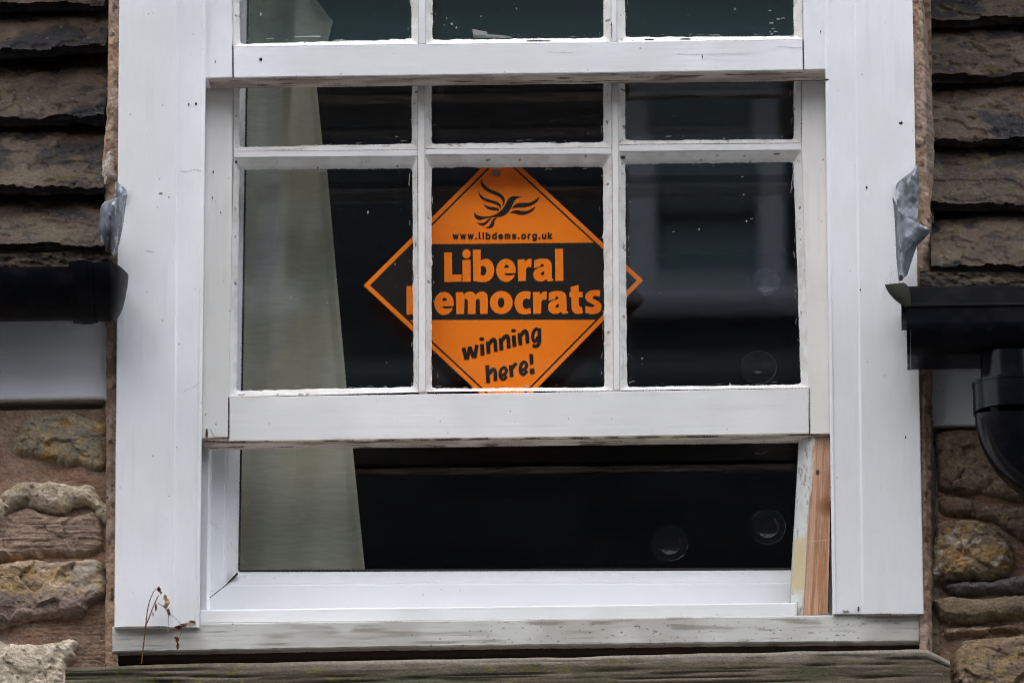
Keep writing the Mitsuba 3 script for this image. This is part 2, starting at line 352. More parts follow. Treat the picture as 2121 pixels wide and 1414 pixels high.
def putty(front, glass, yf, yg, seed, rough=1.6):
    """The bevelled putty between the front edge of an opening and its glass; its inner edge is ragged."""
    F, G = [], []
    for k in range(4):
        f0, f1, g0, g1 = (np.array(q[a], float) for q in (front, glass) for a in (k, (k + 1) % 4))
        n = max(6, int(np.linalg.norm(f1 - f0) / 4))
        nrm = np.array([-(f1 - f0)[1], (f1 - f0)[0]]) / np.linalg.norm(f1 - f0)
        for i in range(n):
            t = i / n
            s = t * np.linalg.norm(f1 - f0)
            j = rough * (2.2 * n1(s / 22 + 40 * k, seed) + 1.6 * n1(s / 5 + 90 * k, seed + 1))
            chip = n1(s / 40 + 11 * k, seed + 2, 1)
            if chip > 0.28: j += 1.8 * (1 if n1(s / 7 + k, seed + 3, 1) > 0 else 0)
            e = min(t, 1 - t) * np.linalg.norm(f1 - f0)
            r = 3.0 * max(0, 1 - e / 9) ** 2
            F.append(f0 + (f1 - f0) * t + nrm * 0.4 * n1(s / 12 + 5 * k, seed + 4)); G.append(g0 + (g1 - g0) * t + nrm * (j - 0.0 + r))
    F, G = np.array(F), np.array(G); n = len(F)
    fw = ats(F, np.full(n, yf)); gw = ats(G, np.full(n, yg))
    mid = fw * .45 + gw * .55; mid[:, 1] += .0012 * meshkit.noise(mid * 120, seed)
    lip = gw.copy(); lip[:, 1] += .004
    c = gw.mean(0); lip[:, [0, 2]] = c[[0, 2]] + (gw[:, [0, 2]] - c[[0, 2]]) * 1.01
    V = np.vstack([fw, mid, gw, lip]); i = np.arange(n); j = (i + 1) % n
    return mesh(V, np.vstack([np.stack([a * n + i, a * n + j, (a + 1) * n + j, (a + 1) * n + i], 1) for a in range(3)]))

def pane(glass, Y, tilt=(0, 0)):
    P = ats(np.array(glass, float), np.full(4, Y)); c = P.mean(0)
    P = c + (P - c) * 1.02
    P[:, 1] += (P[:, 0] - c[0]) * tilt[0] + (P[:, 2] - c[2]) * tilt[1]
    return mesh(P, [[0, 1, 2, 3]])

rnd = random.Random(5)
def flecks(panes, Y, seed, dens=1.0, spec=75):
    """Brush slips and flakes of white paint on the glass, thickest along its edges."""
    r = random.Random(seed); parts = []
    def quad(px, py, w, h, ang):
        m = r.randint(5, 8); pts = []
        for i in range(m):
            a = 2 * math.pi * i / m; q = r.uniform(.55, 1)
            dx, dy = w / 2 * math.cos(a) * q, h / 2 * math.sin(a) * q
            pts.append((px + dx * math.cos(ang) - dy * math.sin(ang), py + dx * math.sin(ang) + dy * math.cos(ang)))
        P = ats(pts, np.full(m, Y)); V = np.vstack([P, P.mean(0) - [0, .0003, 0]])
        parts.append(mesh(V, [[i, (i + 1) % m, m] for i in range(m)]))
    for g in panes:
        g = np.array(g, float)
        for k in range(4):
            a, b = g[k], g[(k + 1) % 4]; L = np.linalg.norm(b - a); u = (b - a) / L; nin = np.array([u[1], -u[0]])
            if np.dot(g.mean(0) - a, nin) < 0: nin = -nin
            wt = (0.5, 1.0, 0.9, 1.0)[k]
            for _ in range(int(L / 26 * dens * wt)):
                t = r.random(); off = abs(r.gauss(0, 3.2)) + 1.5
                p = a + (b - a) * t + nin * off
                if r.random() < .75: quad(*p, r.uniform(4, 22), r.uniform(.6, 1.7), math.atan2(u[1], u[0]) + r.gauss(0, .06))
                else: quad(*p, r.uniform(2, 6), r.uniform(1, 3.5), r.uniform(0, 3))
        w = np.linalg.norm(g[1] - g[0]) * np.linalg.norm(g[2] - g[1]) / 165000
        for _ in range(int(spec * w) + 2):
            s, t = r.uniform(.04, .96), r.uniform(.06, .96)
            p = (g[0] * (1 - s) + g[1] * s) * (1 - t) + (g[3] * (1 - s) + g[2] * s) * t
            z = r.uniform(.5, 1.6) if r.random() < .965 else r.uniform(2.5, 5)
            quad(*p, z, z * r.uniform(.5, 1), r.uniform(0, 3))
    return trimesh.util.concatenate(parts), quad, parts

def sash(name, yf, yg, yb, glass, front, wood_v, wood_h, tilts, seed, low=None):
    S = f'{SW}__{name}'
    for i, (part, pts) in enumerate(wood_v):
        add(f'{S}__{part}', board(pts, yf + .0002 * i, yb, ch=.0012, jit=.0004, seed=seed + i), 'cream_paint_upright' if name == 'lower_sash' else 'white_paint_upright', smooth=25)
    for i, (part, pts) in enumerate(wood_h):
        add(f'{S}__{part}', board(pts, yf + .0003 + .0001 * i, yb - .001, ch=.0012, jit=.0004, seed=seed + 20 + i), 'cream_paint_level' if name == 'lower_sash' else 'white_paint_level', smooth=25)
    for i, (g, f) in enumerate(zip(glass, front)):
        add(f'{S}__putty', putty(f, g, yf + .0004, yg, seed + 40 + i * 5), 'putty', smooth=True)
        add(f'{S}__pane', pane(g, yg + .001, tilts[i % len(tilts)]), 'glass')
    m, q, parts = flecks(glass, yg - .0004, seed, .62)
    return S, q, parts

TILT = [(.0007, -.0005), (-.0005, .0006), (.0009, .0003), (-.0002, .0001), (.0003, .0008), (-.0009, .0003), (.0005, -.0008), (.0002, .0005), (-.0004, -.0003)]
# upper sash, in the outer track
U = dict(
    glass=[[(494, -372), (848, -374), (853, 82), (497, 91)], [(895, -374), (1249, -377), (1250, 79), (896, 83)], [(1294, -377), (1644, -380), (1644, 75), (1295, 78)],
           [(494, -860), (848, -860), (848, -420), (494, -418)], [(895, -860), (1249, -862), (1249, -422), (895, -420)], [(1294, -862), (1644, -864), (1644, -424), (1294, -422)]],
    front=[[(482, -396), (864, -398), (866, 92), (483, 97)], [(880, -398), (1264, -401), (1265, 88), (882, 92)], [(1277, -401), (1657, -404), (1662, 82), (1278, 88)],
           [(482, -880), (864, -880), (864, -410), (482, -408)], [(880, -880), (1264, -882), (1264, -412), (880, -410)], [(1277, -882), (1657, -884), (1657, -414), (1277, -412)]])
su, qu, pu = sash('upper_sash', .010, .023, .060, U['glass'], U['front'],
    [('stile', [(418, -1040), (480.5, -1040), (482, 161), (418, 162.5)]), ('stile', [(1659, -1060), (1718, -1060), (1718, 144.5), (1664, 145)]),
     ('glazing_bar', [(864, -880), (880, -880), (882, 92), (866, 92)]), ('glazing_bar', [(1264, -882), (1277, -882), (1278, 88), (1265, 88)])],
    [('bottom_rail', [(482.6, 97), (1663, 82), (1664.4, 145.5), (483, 161.5)]), ('top_rail', [(482, -1040), (1658, -1060), (1658, -884), (482, -880)]),
     ('glazing_bar', [(482, -408), (863.5, -410), (863.5, -398), (482, -396)]), ('glazing_bar', [(880.5, -410), (1263.5, -412), (1263.5, -401), (880.5, -398)]), ('glazing_bar', [(1277.5, -412), (1657, -414), (1657, -404), (1277.5, -401)])],
    TILT, 11)
# lower sash, in the inner track and pushed up
L = dict(
    glass=[[(497, -150), (852, -155), (853, 298), (496, 305)], [(893, -155), (1250, -160), (1250, 295), (894, 298)], [(1294, -160), (1645, -165), (1644, 289), (1295, 291)],
           [(496, 352), (854, 349), (857, 801), (490, 809)], [(894, 347), (1249, 346), (1252, 802), (894, 804)], [(1295, 340), (1643, 336), (1659, 796), (1299, 801)]],
    front=[[(484, -180), (864, -182), (865, 310), (484, 313)], [(878, -182), (1266, -184), (1267, 306), (880, 308)], [(1280, -184), (1658, -186), (1659, 296), (1281, 299)],
           [(484, 327), (864, 324), (867, 812), (474, 822)], [(880, 321), (1267, 320), (1270, 809), (882, 811)], [(1281, 315), (1660, 312), (1676, 803), (1284, 808)]])
sl, ql, pl = sash('lower_sash', .068, .081, .112, L['glass'], L['front'],
    [('stile', [(415, -190), (484, -190), (480.5, 480), (473, 905), (408, 908.5), (412, 480)]), ('stile', [(1658.5, -190), (1722, -190), (1733, 897), (1677, 900), (1660.5, 320)]),
     ('glazing_bar', [(864, -180), (878, -182), (880, 309), (882, 811), (867, 812), (865, 311)]), ('glazing_bar', [(1266, -184), (1280, -184), (1281.5, 305), (1284, 808), (1270, 809), (1267.5, 308)])],
    [('bottom_rail', [(474.4, 822), (1676, 803.5), (1676.6, 898.5), (474, 914)]), ('top_rail', [(484.5, -190), (1658, -195), (1658, -250), (484.5, -245)]),
     ('glazing_bar', [(484, 313), (864.3, 310), (864.5, 324), (484, 327)]), ('glazing_bar', [(880.5, 308), (1266.7, 306), (1266.8, 320), (880.7, 321)]), ('glazing_bar', [(1282, 299.5), (1659, 296.5), (1660, 311.5), (1282, 314.5)])],
    TILT[::-1], 31)
# dirty undersides and the flaking lower edge
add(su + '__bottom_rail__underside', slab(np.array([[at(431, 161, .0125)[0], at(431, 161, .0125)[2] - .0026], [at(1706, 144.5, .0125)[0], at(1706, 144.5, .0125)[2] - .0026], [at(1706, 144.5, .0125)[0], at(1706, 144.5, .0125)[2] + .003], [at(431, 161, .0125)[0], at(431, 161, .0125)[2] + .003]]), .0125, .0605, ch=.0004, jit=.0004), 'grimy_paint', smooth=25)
for (a, b) in (((484, 327), (864, 324)), ((880, 321), (1267, 320)), ((1281, 315), (1660, 312))):
    pass
lo = [(421, 913), (474, 914.5), (560, 914), (700, 912.5), (860, 911), (1010, 908), (1200, 907), (1400, 904), (1560, 902), (1677, 899.5), (1721, 897.5)]
pA, pB = at(421, 913, .0705), at(1721, 897.5, .0705)
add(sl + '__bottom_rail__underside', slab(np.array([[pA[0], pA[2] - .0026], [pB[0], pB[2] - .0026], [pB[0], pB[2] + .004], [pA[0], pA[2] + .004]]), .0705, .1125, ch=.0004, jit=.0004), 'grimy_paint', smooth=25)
r = random.Random(8)
top, bot = [], []
for i in range(400):
    px = 421 + 1300 * i / 399
    py = np.interp(px, [q[0] for q in lo], [q[1] for q in lo])
    flk = max(0, n1(px / 55, 71, 2) * 9 - .2) + max(0, n1(px / 14, 72, 2) * 4)
    top.append((px, py - 1.0 - flk)); bot.append((px, py + .9 + 1.0 * n1(px / 9, 73)))
add(sl + '__bottom_rail__bare_edge', board(top[::-1] + bot, .0672, .0720, ch=.0003, jit=0, step=.5), 'bare_rail_wood', smooth=25, label='lower edge of the sash rail where paint has flaked off')
# open joints between stile and rail, nail hole, chips
for k, (pa, pb, y) in enumerate([((481.8, 94), (482.6, 161), .0103), ((1663.4, 82), (1664.6, 145), .0103), ((473.6, 822), (473.4, 906), .0683), ((1676.4, 804), (1677, 899), .0683)]):
    P = [np.array(pa) + (np.array(pb) - np.array(pa)) * t for t in np.linspace(0, 1, 16)]
    w = [.45 + .5 * max(0, n1(i * .7, 80 + k) + .25) for i in range(16)]
    add((su if k < 2 else sl) + '__joint', board([(p[0] - a + .3 * n1(i, 85 + k), p[1]) for i, (p, a) in enumerate(zip(P, w))] + [(p[0] + a, p[1]) for p, a in zip(P[::-1], w[::-1])], y - .0013, y + .002, ch=.0001, jit=0, step=.5), 'crack')
def blob(px, py, w, h, y, seed, mat, name, th=.0012, **k):
    m = 14; pts = []
    for i in range(m):
        a = 2 * math.pi * i / m; q = 1 + .7 * n1(i * .9, seed)
        pts.append((px + w * q * math.cos(a), py + h * q * math.sin(a)))
    add(name, board(pts, y, y + th, ch=.0002, jit=0, step=.5), mat, **k)
blob(540, 123, 3.2, 3.4, .0088, 1, 'crack', su + '__bottom_rail__nail_hole')
blob(1115, 85, 26, 2.4, .0150, 2, 'bare_rail_wood', su + '__chip', .004); blob(1266.5, 62, 1.6, 15, .0088, 3, 'bare_rail_wood', su + '__chip')
blob(1420, 81, 12, 1.6, .0150, 4, 'crack', su + '__chip', .004); blob(1345, 82, 10, 1.3, .0150, 5, 'crack', su + '__chip', .004)
blob(487, 334, 4.5, 5, .0715, 6, 'crack', sl + '__grime_patch'); blob(1290, 326, 5, 3.6, .0715, 7, 'crack', sl + '__grime_patch'); blob(1608, 318, 8, 2, .0715, 8, 'crack', sl + '__grime_patch')
blob(428, 900, 2.6, 12, .0666, 9, 'bare_rail_wood', sl + '__grime_patch')
for (px, py, w, h) in ((540, 30, 5, 9), (640, 76, 70, 4), (705, 84, 40, 3), (560, 80, 30, 2), (925, 38, 3, 5), (936, 50, 6, 8), (945, 58, 4, 6), (920, 52, 3, 3), (1595, 22, 9, 2), (1612, 40, 10, 3), (1598, 48, 12, 3), (1607, 66, 11, 3), (1601, 60, 8, 2), (1598, 71, 9, 3), (1480, 73, 40, 2), (1622, 38, 10, 2)):
    qu(px, py, w, h, 0)
for (px, py, w, h) in ((822, 283, 9, 2), (1330, 742, 3, 6), (1330, 754, 2, 2), (1448, 475, 3, 8), (1395, 480, 6, 2), (1537, 367, 7, 2), (1640, 380, 1.5, 60), (848, 370, 2, 40), (762, 440, 3, 8), (818, 547, 4, 4), (1556, 453, 8, 3), (1546, 458, 5, 6)):
    ql(px, py, w, h, 0.1)
add(su + '__paint_fleck', trimesh.util.concatenate(pu), 'paint_slip', kind='stuff')
add(sl + '__paint_fleck', trimesh.util.concatenate(pl), 'paint_slip', kind='stuff')
def hair(name, pts, y, w=.5, seed=1):
    P = spline(pts, 8); n = len(P)
    P = P + np.stack([1.2 * n1(np.arange(n) * .9, seed), 1.2 * n1(np.arange(n) * .9 + 50, seed)], 1)
    W = w * (.5 + np.clip(n1(np.arange(n) * .6 + 9, seed + 3) + .5, 0, 1))
    W[0] = W[-1] = .1
    d = np.gradient(P, axis=0); d /= np.linalg.norm(d, axis=1, keepdims=True) + 1e-9; nn = np.stack([-d[:, 1], d[:, 0]], 1)
    A, B = ats(P + nn * W[:, None], np.full(n, y)), ats(P - nn * W[:, None], np.full(n, y))
    add(name, mesh(np.vstack([A, B]), [[i, i + 1, n + i + 1, n + i] for i in range(n - 1)]), 'crack')
for k, (pts, y, w) in enumerate([([(371, 353), (385, 356), (400, 352), (419, 354)], .0040, .5), ([(376, 812), (390, 806), (404, 800), (410, 792)], .0040, .4), ([(300, 520), (318, 521)], -.0006, .6),
        ([(1610, 96), (1630, 98), (1660, 99)], .0090, .5), ([(1400, 112), (1460, 113), (1560, 111)], .0090, .3),
        ([(1130, 108), (1190, 110)], .0090, .3), ([(436, 888), (446, 905), (474, 908)], .0665, .7), ([(855, 770), (862, 790), (868, 806)], .0668, .5), ([(620, 816), (700, 812), (760, 814)], .0740, .5), ([(1286, 700), (1291, 740), (1288, 790)], .0668, .4),
        ([(520, 309), (600, 310), (632, 307)], .0668, .6), ([(748, 306), (760, 310), (800, 311)], .0668, .5)]):
    hair(SW + '__paint_crack', pts, y, w * .55, 60 + k)
for k, (px, py, w, h, y) in enumerate([(391, 217, 1.5, 3, .0042), (406, 215, 2, 3, .0042), (333, 400, 4, 1.2, -.0006), (1866, 255, 4, 3, -.0006), (1795, 388, 2, 2.6, -.0006), (1782, 600, 1.6, 2, .0006), (1876, 905, 1.6, 2.6, -.0006), (442, 356, 1.4, 3, .0664), (440, 410, 1.2, 2.4, .0664), (457, 440, 1.6, 1.6, .0664), (1712, 165, 5, 2, .0019), (446, 128, 1, 3, .0088), (1455, 118, 1, 4, .0088), (1700, 66, 1, 3, .0088)]):
    blob(px, py, w, h, y, 90 + k, 'crack', SW + '__paint_mark', .0006)
# sill and the strip above it
add(SW + '__sill', board([(232, 1297), (372, 1290), (1130, 1281), (1780, 1272), (1907, 1268), (1906, 1328), (1500, 1331), (900, 1338), (232, 1350)], .012, .13, ch=.002, jit=.0009, seed=6, step=.006), 'weathered_paint', smooth=25)
add(SW + '__sill_strip', board([(414, 1262), (1650, 1247), (1650, 1279), (414, 1291)], .052, .14, ch=.002, jit=.0004, seed=7), 'white_paint_level', smooth=25)
add(SW + '__sill_underlay', board([(232, 1350), (900, 1340), (1906, 1329), (1906, 1346), (900, 1356), (232, 1367)], .034, .13, ch=.002, jit=.001, seed=8), 'dark_wood', smooth=25)
# pulley stile seen beside the lower opening
for pts in ([(414, 905), (434, 905), (428, 1290), (407, 1290)], [(1700, 880), (1724, 880), (1730, 1280), (1716, 1280)]):
    add(SW + '__pulley_stile', board(pts, .10, .15, ch=.001), 'white_paint_upright', smooth=25)
tag(SW, 'old white painted wooden sash window with peeling putty, lower sash propped open', 'window')

# ------------------------------------------------------------------ white plastic secondary window behind
SD = 'secondary_window'
yF = .150
def plastic(cols, name, mat='plastic_white'):
    add(f'{SD}__{name}', cols, mat, smooth=20)
# left upright, running the height of the window: (px at y=186, px at y=1210, Y)
def upright(cols):
    V = []
    rows = [-1000, 186, 700, 1183, 1255]
    for py in rows:
        for c in cols: V.append(at(ext(c[0], c[1], 186, 1210, py), py, c[2]))
    return mesh(np.array(V), grid_faces(len(rows), len(cols)))
plastic(upright([(436, 420, .20), (436, 420, yF), (480, 461, yF), (481, 462, yF + .004), (487, 469, yF + .004), (489, 471, yF + .006), (508, 492, yF + .022), (509, 493, yF + .03)]), 'frame')
plastic(upright([(509, 493, yF + .0225), (513, 497, yF + .0225)]), 'gasket', 'gasket')
V = []
for t in np.linspace(0, 1, 40):
    px = 413 + (1720 - 413) * t
    for (py0, py1, Y) in ((1181, 1177, yF + .0225), (1184, 1180, yF + .022), (1184.5, 1180.5, yF + .02), (1205, 1201, yF + .006), (1206, 1202, yF + .004), (1211, 1207, yF + .0038), (1212, 1208, yF), (1256, 1244, yF - .0005), (1262, 1248, yF - .0005), (1264, 1250, yF - .012), (1300, 1290, yF - .012)):
        V.append(at(px + (0 if py0 > 1211 else (1700 - px) * 0), py0 + (py1 - py0) * t, Y))
plastic(mesh(np.array(V), grid_faces(40, 11)[:, ::-1]), 'bottom_frame')
add(SD + '__gasket', board([(495, 1179), (1700, 1175), (1700, 1178.5), (495, 1182.5)], yF + .019, yF + .03, ch=.0003, jit=0, step=.3), 'gasket')
P0 = at(413, 1253, yF - .0012)
add(SD + '__mitre_line', board([(412.5, 1254), (471, 1207.5), (472, 1208.2), (413.5, 1255)], yF - .0009, yF + .001, ch=.0001, jit=0, step=.3), 'crack')
add(SD + '__mitre_line', board([(470, 1206.8), (491, 1184.5), (492, 1185.2), (471.5, 1207.5)], yF + .001, yF + .012, ch=.0001, jit=0, step=.3), 'crack')
gx0, gx1 = at(505, 700, yF + .024)[0], at(1712, 700, yF + .024)[0]
zb = at(1000, 1181, yF + .024)[2]
add(SD + '__pane', mesh([[gx0 - .02, yF + .024, zb - .01], [gx1, yF + .024, zb - .01], [gx1, yF + .024, 1.29], [gx0 - .02, yF + .024, 1.29]], [[0, 1, 2, 3]]), 'glass')
add(SD + '__side_frame', wbox(gx1 - .012, gx1 + .05, yF, yF + .05, zb - .04, 1.29), 'plastic_white')
tag(SD, 'plain white plastic framed window fitted behind the old sashes, its bottom frame seen below them', 'window')

# ------------------------------------------------------------------ curtain
def curtain():
    nr, nc = 700, 60
    zt, zb_ = 1.25, -.50
    edge_py = [-1000, 0, 45, 90, 180, 300, 345, 805, 1180, 1300]
    edge_px = [640, 655, 690, 678, 656, 668, 677, 718, 756, 770]
    V, C = [], []
    for i in range(nr):
        py = -1000 + 2300 * i / (nr - 1)
        e = np.interp(py, edge_py, edge_px)
        for j in range(nc):
            s = j / (nc - 1); px = 470 + (e - 470) * s
            q = ext(1, .25, 0, 1200, py) if py > 0 else 1
            y = .245 + .011 * math.sin(px / 17.0 + py / 300) * q + .008 * math.sin(px / 41.0 + 1 + py / 190.0) + .006 * float(n1(py / 160 + px / 60, 9)) - .016 * ss(.90, 1.0, s)
            if py < 330: y += .03 * ss(612, 590, px + .03 * py) * ss(330, 60, py)
            V.append(at(px, py, float(y)))
    V = np.array(V)
    c = N(V, 60, 0, 9, 4, 3)
    col = blend((0.42, 0.43, 0.345), (0.375, 0.385, 0.31), ss(.3, .7, N(V, 40, 0, 330, 4, 3)))
    yel = N(V, 9, 0, 5, 14, 2)
    col = blend(col, (0.39, 0.355, 0.24), .55 * ss(.45, .7, yel))
    add('curtain', mesh(V, grid_faces(nr, nc)), 'curtain_cloth', smooth=True, color=col, label='pale green beige curtain hanging inside behind the left panes', cat='curtain')
curtain()

# ------------------------------------------------------------------ poster
YP = .119
EP = 'window_poster'
tip = [(753, 591), (1038, 307.7), (1332, 580), (1050, 866.9)]
dia = Polygon(tip)
def ink(geom, name, mat, off, **k):
    parts = []
    for g in getattr(geom, 'geoms', [geom]):
        if g.is_empty or g.area < .2: continue
        v, f = trimesh.creation.triangulate_polygon(g, engine='earcut')
        parts.append(trimesh.Trimesh(ats(v, np.full(len(v), YP - off)), f, process=False))
    add(f'{EP}__{name}', trimesh.util.concatenate(parts), mat, **k)
add(EP + '__sheet', board(tip, YP, YP + .003, ch=.0002, jit=0, step=.5, back=True), 'poster_orange', smooth=25)
inner = dia.buffer(-9.3, join_style=2)
core = inner.buffer(-3.1, join_style=2)
band = Polygon([(700, 510), (895, 506), (1235, 502.5), (1400, 501), (1400, 661.5), (700, 662.5)])
ink(unary_union([inner.difference(core), inner.intersection(band)]), 'black_band', 'poster_black', .0004)

def zt(pts, s, ox, oy): return [(x / s + ox, y / s + oy) for x, y in pts]
S5, O5 = 5.732, (890, 500)
def poly(pts, sharp=None, n=5, holes=()):
    """A letter traced as a closed outline: sharp corners where asked, smooth between them."""
    P = spline(pts, n, True, range(len(pts)) if sharp is None else sharp)
    g = Polygon(P).buffer(0)
    for h in holes: g = g.difference(h)
    return g
def ell(cx, cy, rx, ry): return affinity.scale(Point(cx, cy).buffer(1, 24), rx, ry, origin=(cx, cy))
def letter_e(x, y):
    o = ell(113, 135, 116, 137)
    o = o.difference(Polygon([(95, 172), (260, 166), (260, 187), (211, 188), (150, 198), (118, 195), (98, 184)]))
    o = o.difference(Polygon([(232, 160), (260, 160), (260, 280), (219, 255), (211, 186), (232, 178)]))
    o = o.difference(poly([(92, 107), (97, 83), (120, 69), (141, 81), (147, 107)], (0, 4)))
    return affinity.translate(o, x, y)
def letter_a(x, y):
    g = poly([(12, 22), (60, 5), (120, 0), (175, 8), (206, 34), (220, 80), (224, 215), (233, 245), (247, 256), (240, 264), (172, 272), (157, 247), (112, 270), (62, 270), (22, 248), (2, 202), (10, 152), (45, 120), (100, 100), (126, 92), (126, 82), (118, 68), (96, 68), (86, 88), (82, 98), (10, 116)], (0, 8, 9, 10, 11, 24, 25))
    g = g.difference(poly([(92, 182), (105, 163), (130, 152), (130, 192), (112, 198), (97, 194)], (2, 3)))
    return affinity.translate(g, x, y)
def letter_r(x, y): return affinity.translate(poly([(0, 10), (78, 6), (95, 36), (122, 6), (168, 2), (160, 104), (126, 98), (100, 122), (98, 264), (4, 268)], (0, 1, 2, 4, 5, 7, 8, 9)), x, y)
liberal = [Polygon([(170, 130), (265, 130), (267, 395), (378, 390), (378, 476), (173, 482)]),
    ell(437, 148, 50, 55), Polygon([(388, 222), (485, 218), (487, 476), (390, 480)]),
    poly([(512, 98), (605, 97), (607, 222), (680, 206), (738, 245), (767, 340), (748, 420), (695, 472), (620, 482), (516, 470)], (0, 1, 2, 9), holes=[poly([(608, 298), (640, 291), (664, 315), (672, 350), (662, 385), (640, 404), (608, 400)], (0, 6))]),
    letter_e(793, 208), letter_r(1045, 205), letter_a(1228, 203), Polygon([(1487, 88), (1583, 88), (1588, 467), (1490, 470)])]
democrats = [poly([(-275, 530), (-110, 530), (-20, 570), (15, 690), (-15, 810), (-110, 866), (-275, 868)], (0, 1, 5, 6), holes=[poly([(-178, 605), (-120, 605), (-92, 690), (-120, 790), (-178, 790)], (0, 1, 3, 4))]),
    letter_e(57, 600),
    poly([(310, 605), (395, 600), (403, 630), (440, 602), (480, 595), (520, 605), (545, 632), (590, 600), (640, 595), (675, 620), (690, 680), (690, 858), (597, 860), (595, 710), (590, 690), (575, 682), (555, 690), (547, 710), (545, 860), (453, 862), (452, 710), (445, 690), (430, 683), (414, 695), (408, 862), (315, 862)], (0, 1, 2, 6, 11, 12, 18, 19, 24, 25)),
    ell(850, 725, 136, 137).difference(ell(848, 727, 38, 60)),
    poly([(1200, 598), (1190, 690), (1150, 677), (1118, 692), (1103, 730), (1115, 783), (1150, 800), (1195, 786), (1205, 852), (1150, 865), (1090, 862), (1040, 832), (1010, 765), (1010, 700), (1035, 637), (1085, 600), (1140, 590)], (0, 1, 7, 8)),
    letter_r(1225, 592), letter_a(1403, 588),
    poly([(1675, 540), (1768, 515), (1770, 600), (1815, 600), (1815, 665), (1770, 665), (1772, 745), (1785, 775), (1805, 772), (1822, 850), (1760, 860), (1710, 845), (1685, 790), (1680, 665), (1660, 662), (1658, 602), (1675, 600)], (0, 1, 2, 3, 4, 5, 8, 9, 13, 14, 15, 16)),
    poly([(2025, 580), (2022, 655), (1970, 648), (1937, 657), (1942, 680), (1985, 700), (2030, 735), (2041, 785), (2020, 835), (1970, 858), (1910, 862), (1845, 845), (1850, 765), (1900, 778), (1945, 775), (1955, 758), (1920, 738), (1870, 710), (1845, 660), (1865, 610), (1915, 583), (1970, 577)], (0, 1, 11, 12))]
def tr(g, s, o): return affinity.affine_transform(g, [1 / s, 0, 0, 1 / s, o[0], o[1]])
ink(tr(unary_union(liberal), S5, O5), 'lettering', 'poster_orange', .0008)
ink(tr(unary_union(democrats), S5, O5), 'lettering', 'poster_orange', .0008)
S8, O8 = 8.158, (920, 660)
def st(pts, w=66, cap=2): return LineString(spline(pts, 6)).buffer(w / 2, cap_style=cap, join_style=1)
win = [st([(325, 488), (376, 690)], 62), st([(392, 690), (430, 470)], 54), st([(432, 470), (500, 662)], 58), st([(514, 662), (552, 440)], 62), st([(638, 425), (650, 620)]), ell(635, 342, 40, 29),
    st([(738, 385), (750, 590)]), st([(762, 420), (800, 372), (840, 350), (862, 390), (868, 480), (876, 556)], 62), st([(955, 325), (968, 530)]), st([(980, 365), (1020, 310), (1062, 292), (1084, 345), (1088, 440), (1094, 500)], 62),
    st([(1175, 280), (1188, 472)]), ell(1172, 200, 40, 28), st([(1275, 240), (1288, 445)]), st([(1298, 280), (1338, 225), (1378, 212), (1398, 260), (1405, 360), (1410, 416)], 62),
    st([(1580, 165), (1530, 192), (1500, 260), (1497, 330), (1522, 378), (1560, 362), (1585, 300)], 52), st([(1605, 160), (1610, 300), (1608, 390), (1580, 450), (1540, 462), (1495, 447)], 58)]
her = [st([(728, 785), (743, 1085)], 64), st([(765, 930), (800, 870), (842, 856), (864, 910), (866, 1050)], 60),
    st([(965, 960), (1030, 925), (1052, 865), (1015, 822), (962, 860), (943, 940), (965, 1005), (1010, 1020), (1058, 962)], 50), st([(1122, 782), (1142, 980)], 64), st([(1152, 835), (1190, 780), (1222, 750)], 54),
    st([(1312, 872), (1372, 835), (1392, 775), (1352, 730), (1305, 768), (1285, 850), (1305, 920), (1352, 935), (1402, 872)], 52), st([(1468, 595), (1478, 768)], 62), Polygon([(1450, 850), (1515, 842), (1522, 925), (1456, 932)]).buffer(6)]
ink(tr(unary_union(win), S8, O8), 'lettering', 'poster_black', .0008)
ink(tr(unary_union(her), S8, O8), 'lettering', 'poster_black', .0008)
SB, OB = 7.855, (940, 350)
bird = [poly([(447, 160), (475, 230), (530, 292), (620, 345), (720, 385), (790, 430), (826, 490), (825, 545), (788, 618), (797, 560), (786, 505), (740, 452), (650, 410), (540, 357), (478, 310), (445, 250), (438, 200)], (0, 8)),
    poly([(406, 340), (435, 420), (500, 470), (600, 505), (700, 535), (750, 568), (766, 605), (752, 662), (740, 612), (700, 582), (620, 552), (520, 522), (450, 482), (415, 420)], (0, 7)),
    poly([(476, 556), (520, 592), (580, 615), (650, 622), (710, 635), (733, 658), (728, 690), (700, 672), (640, 668), (570, 655), (518, 617)], (0, 6)),
    poly([(1105, 454), (1020, 482), (985, 517), (960, 572), (935, 627), (900, 682), (850, 735), (790, 766), (700, 780), (610, 784), (540, 798), (450, 824), (400, 824), (352, 792), (330, 745), (328, 706), (360, 740), (420, 765), (500, 775), (580, 770), (680, 738), (760, 682), (810, 630), (850, 560), (880, 500), (920, 460), (970, 443), (1030, 445)], (0, 15)),
    poly([(940, 652), (990, 585), (1050, 558), (1130, 550), (1220, 548), (1300, 520), (1355, 482), (1390, 442), (1370, 512), (1310, 567), (1230, 602), (1140, 622), (1050, 627), (980, 634)], (0, 7)),
    poly([(900, 714), (970, 680), (1040, 672), (1120, 685), (1200, 680), (1270, 647), (1328, 608), (1290, 672), (1220, 717), (1140, 742), (1060, 742), (990, 720)], (0, 6)),
    poly([(378, 866), (430, 880), (500, 870), (545, 832), (585, 805), (638, 793), (600, 812), (560, 862), (510, 907), (460, 920), (415, 902)], (0, 5)),
    poly([(702, 793), (660, 800), (625, 840), (600, 890), (570, 930), (506, 956), (570, 962), (622, 950), (650, 910), (662, 840)], (0, 5))]
ink(tr(unary_union(bird), SB, OB), 'emblem', 'poster_black', .0008)
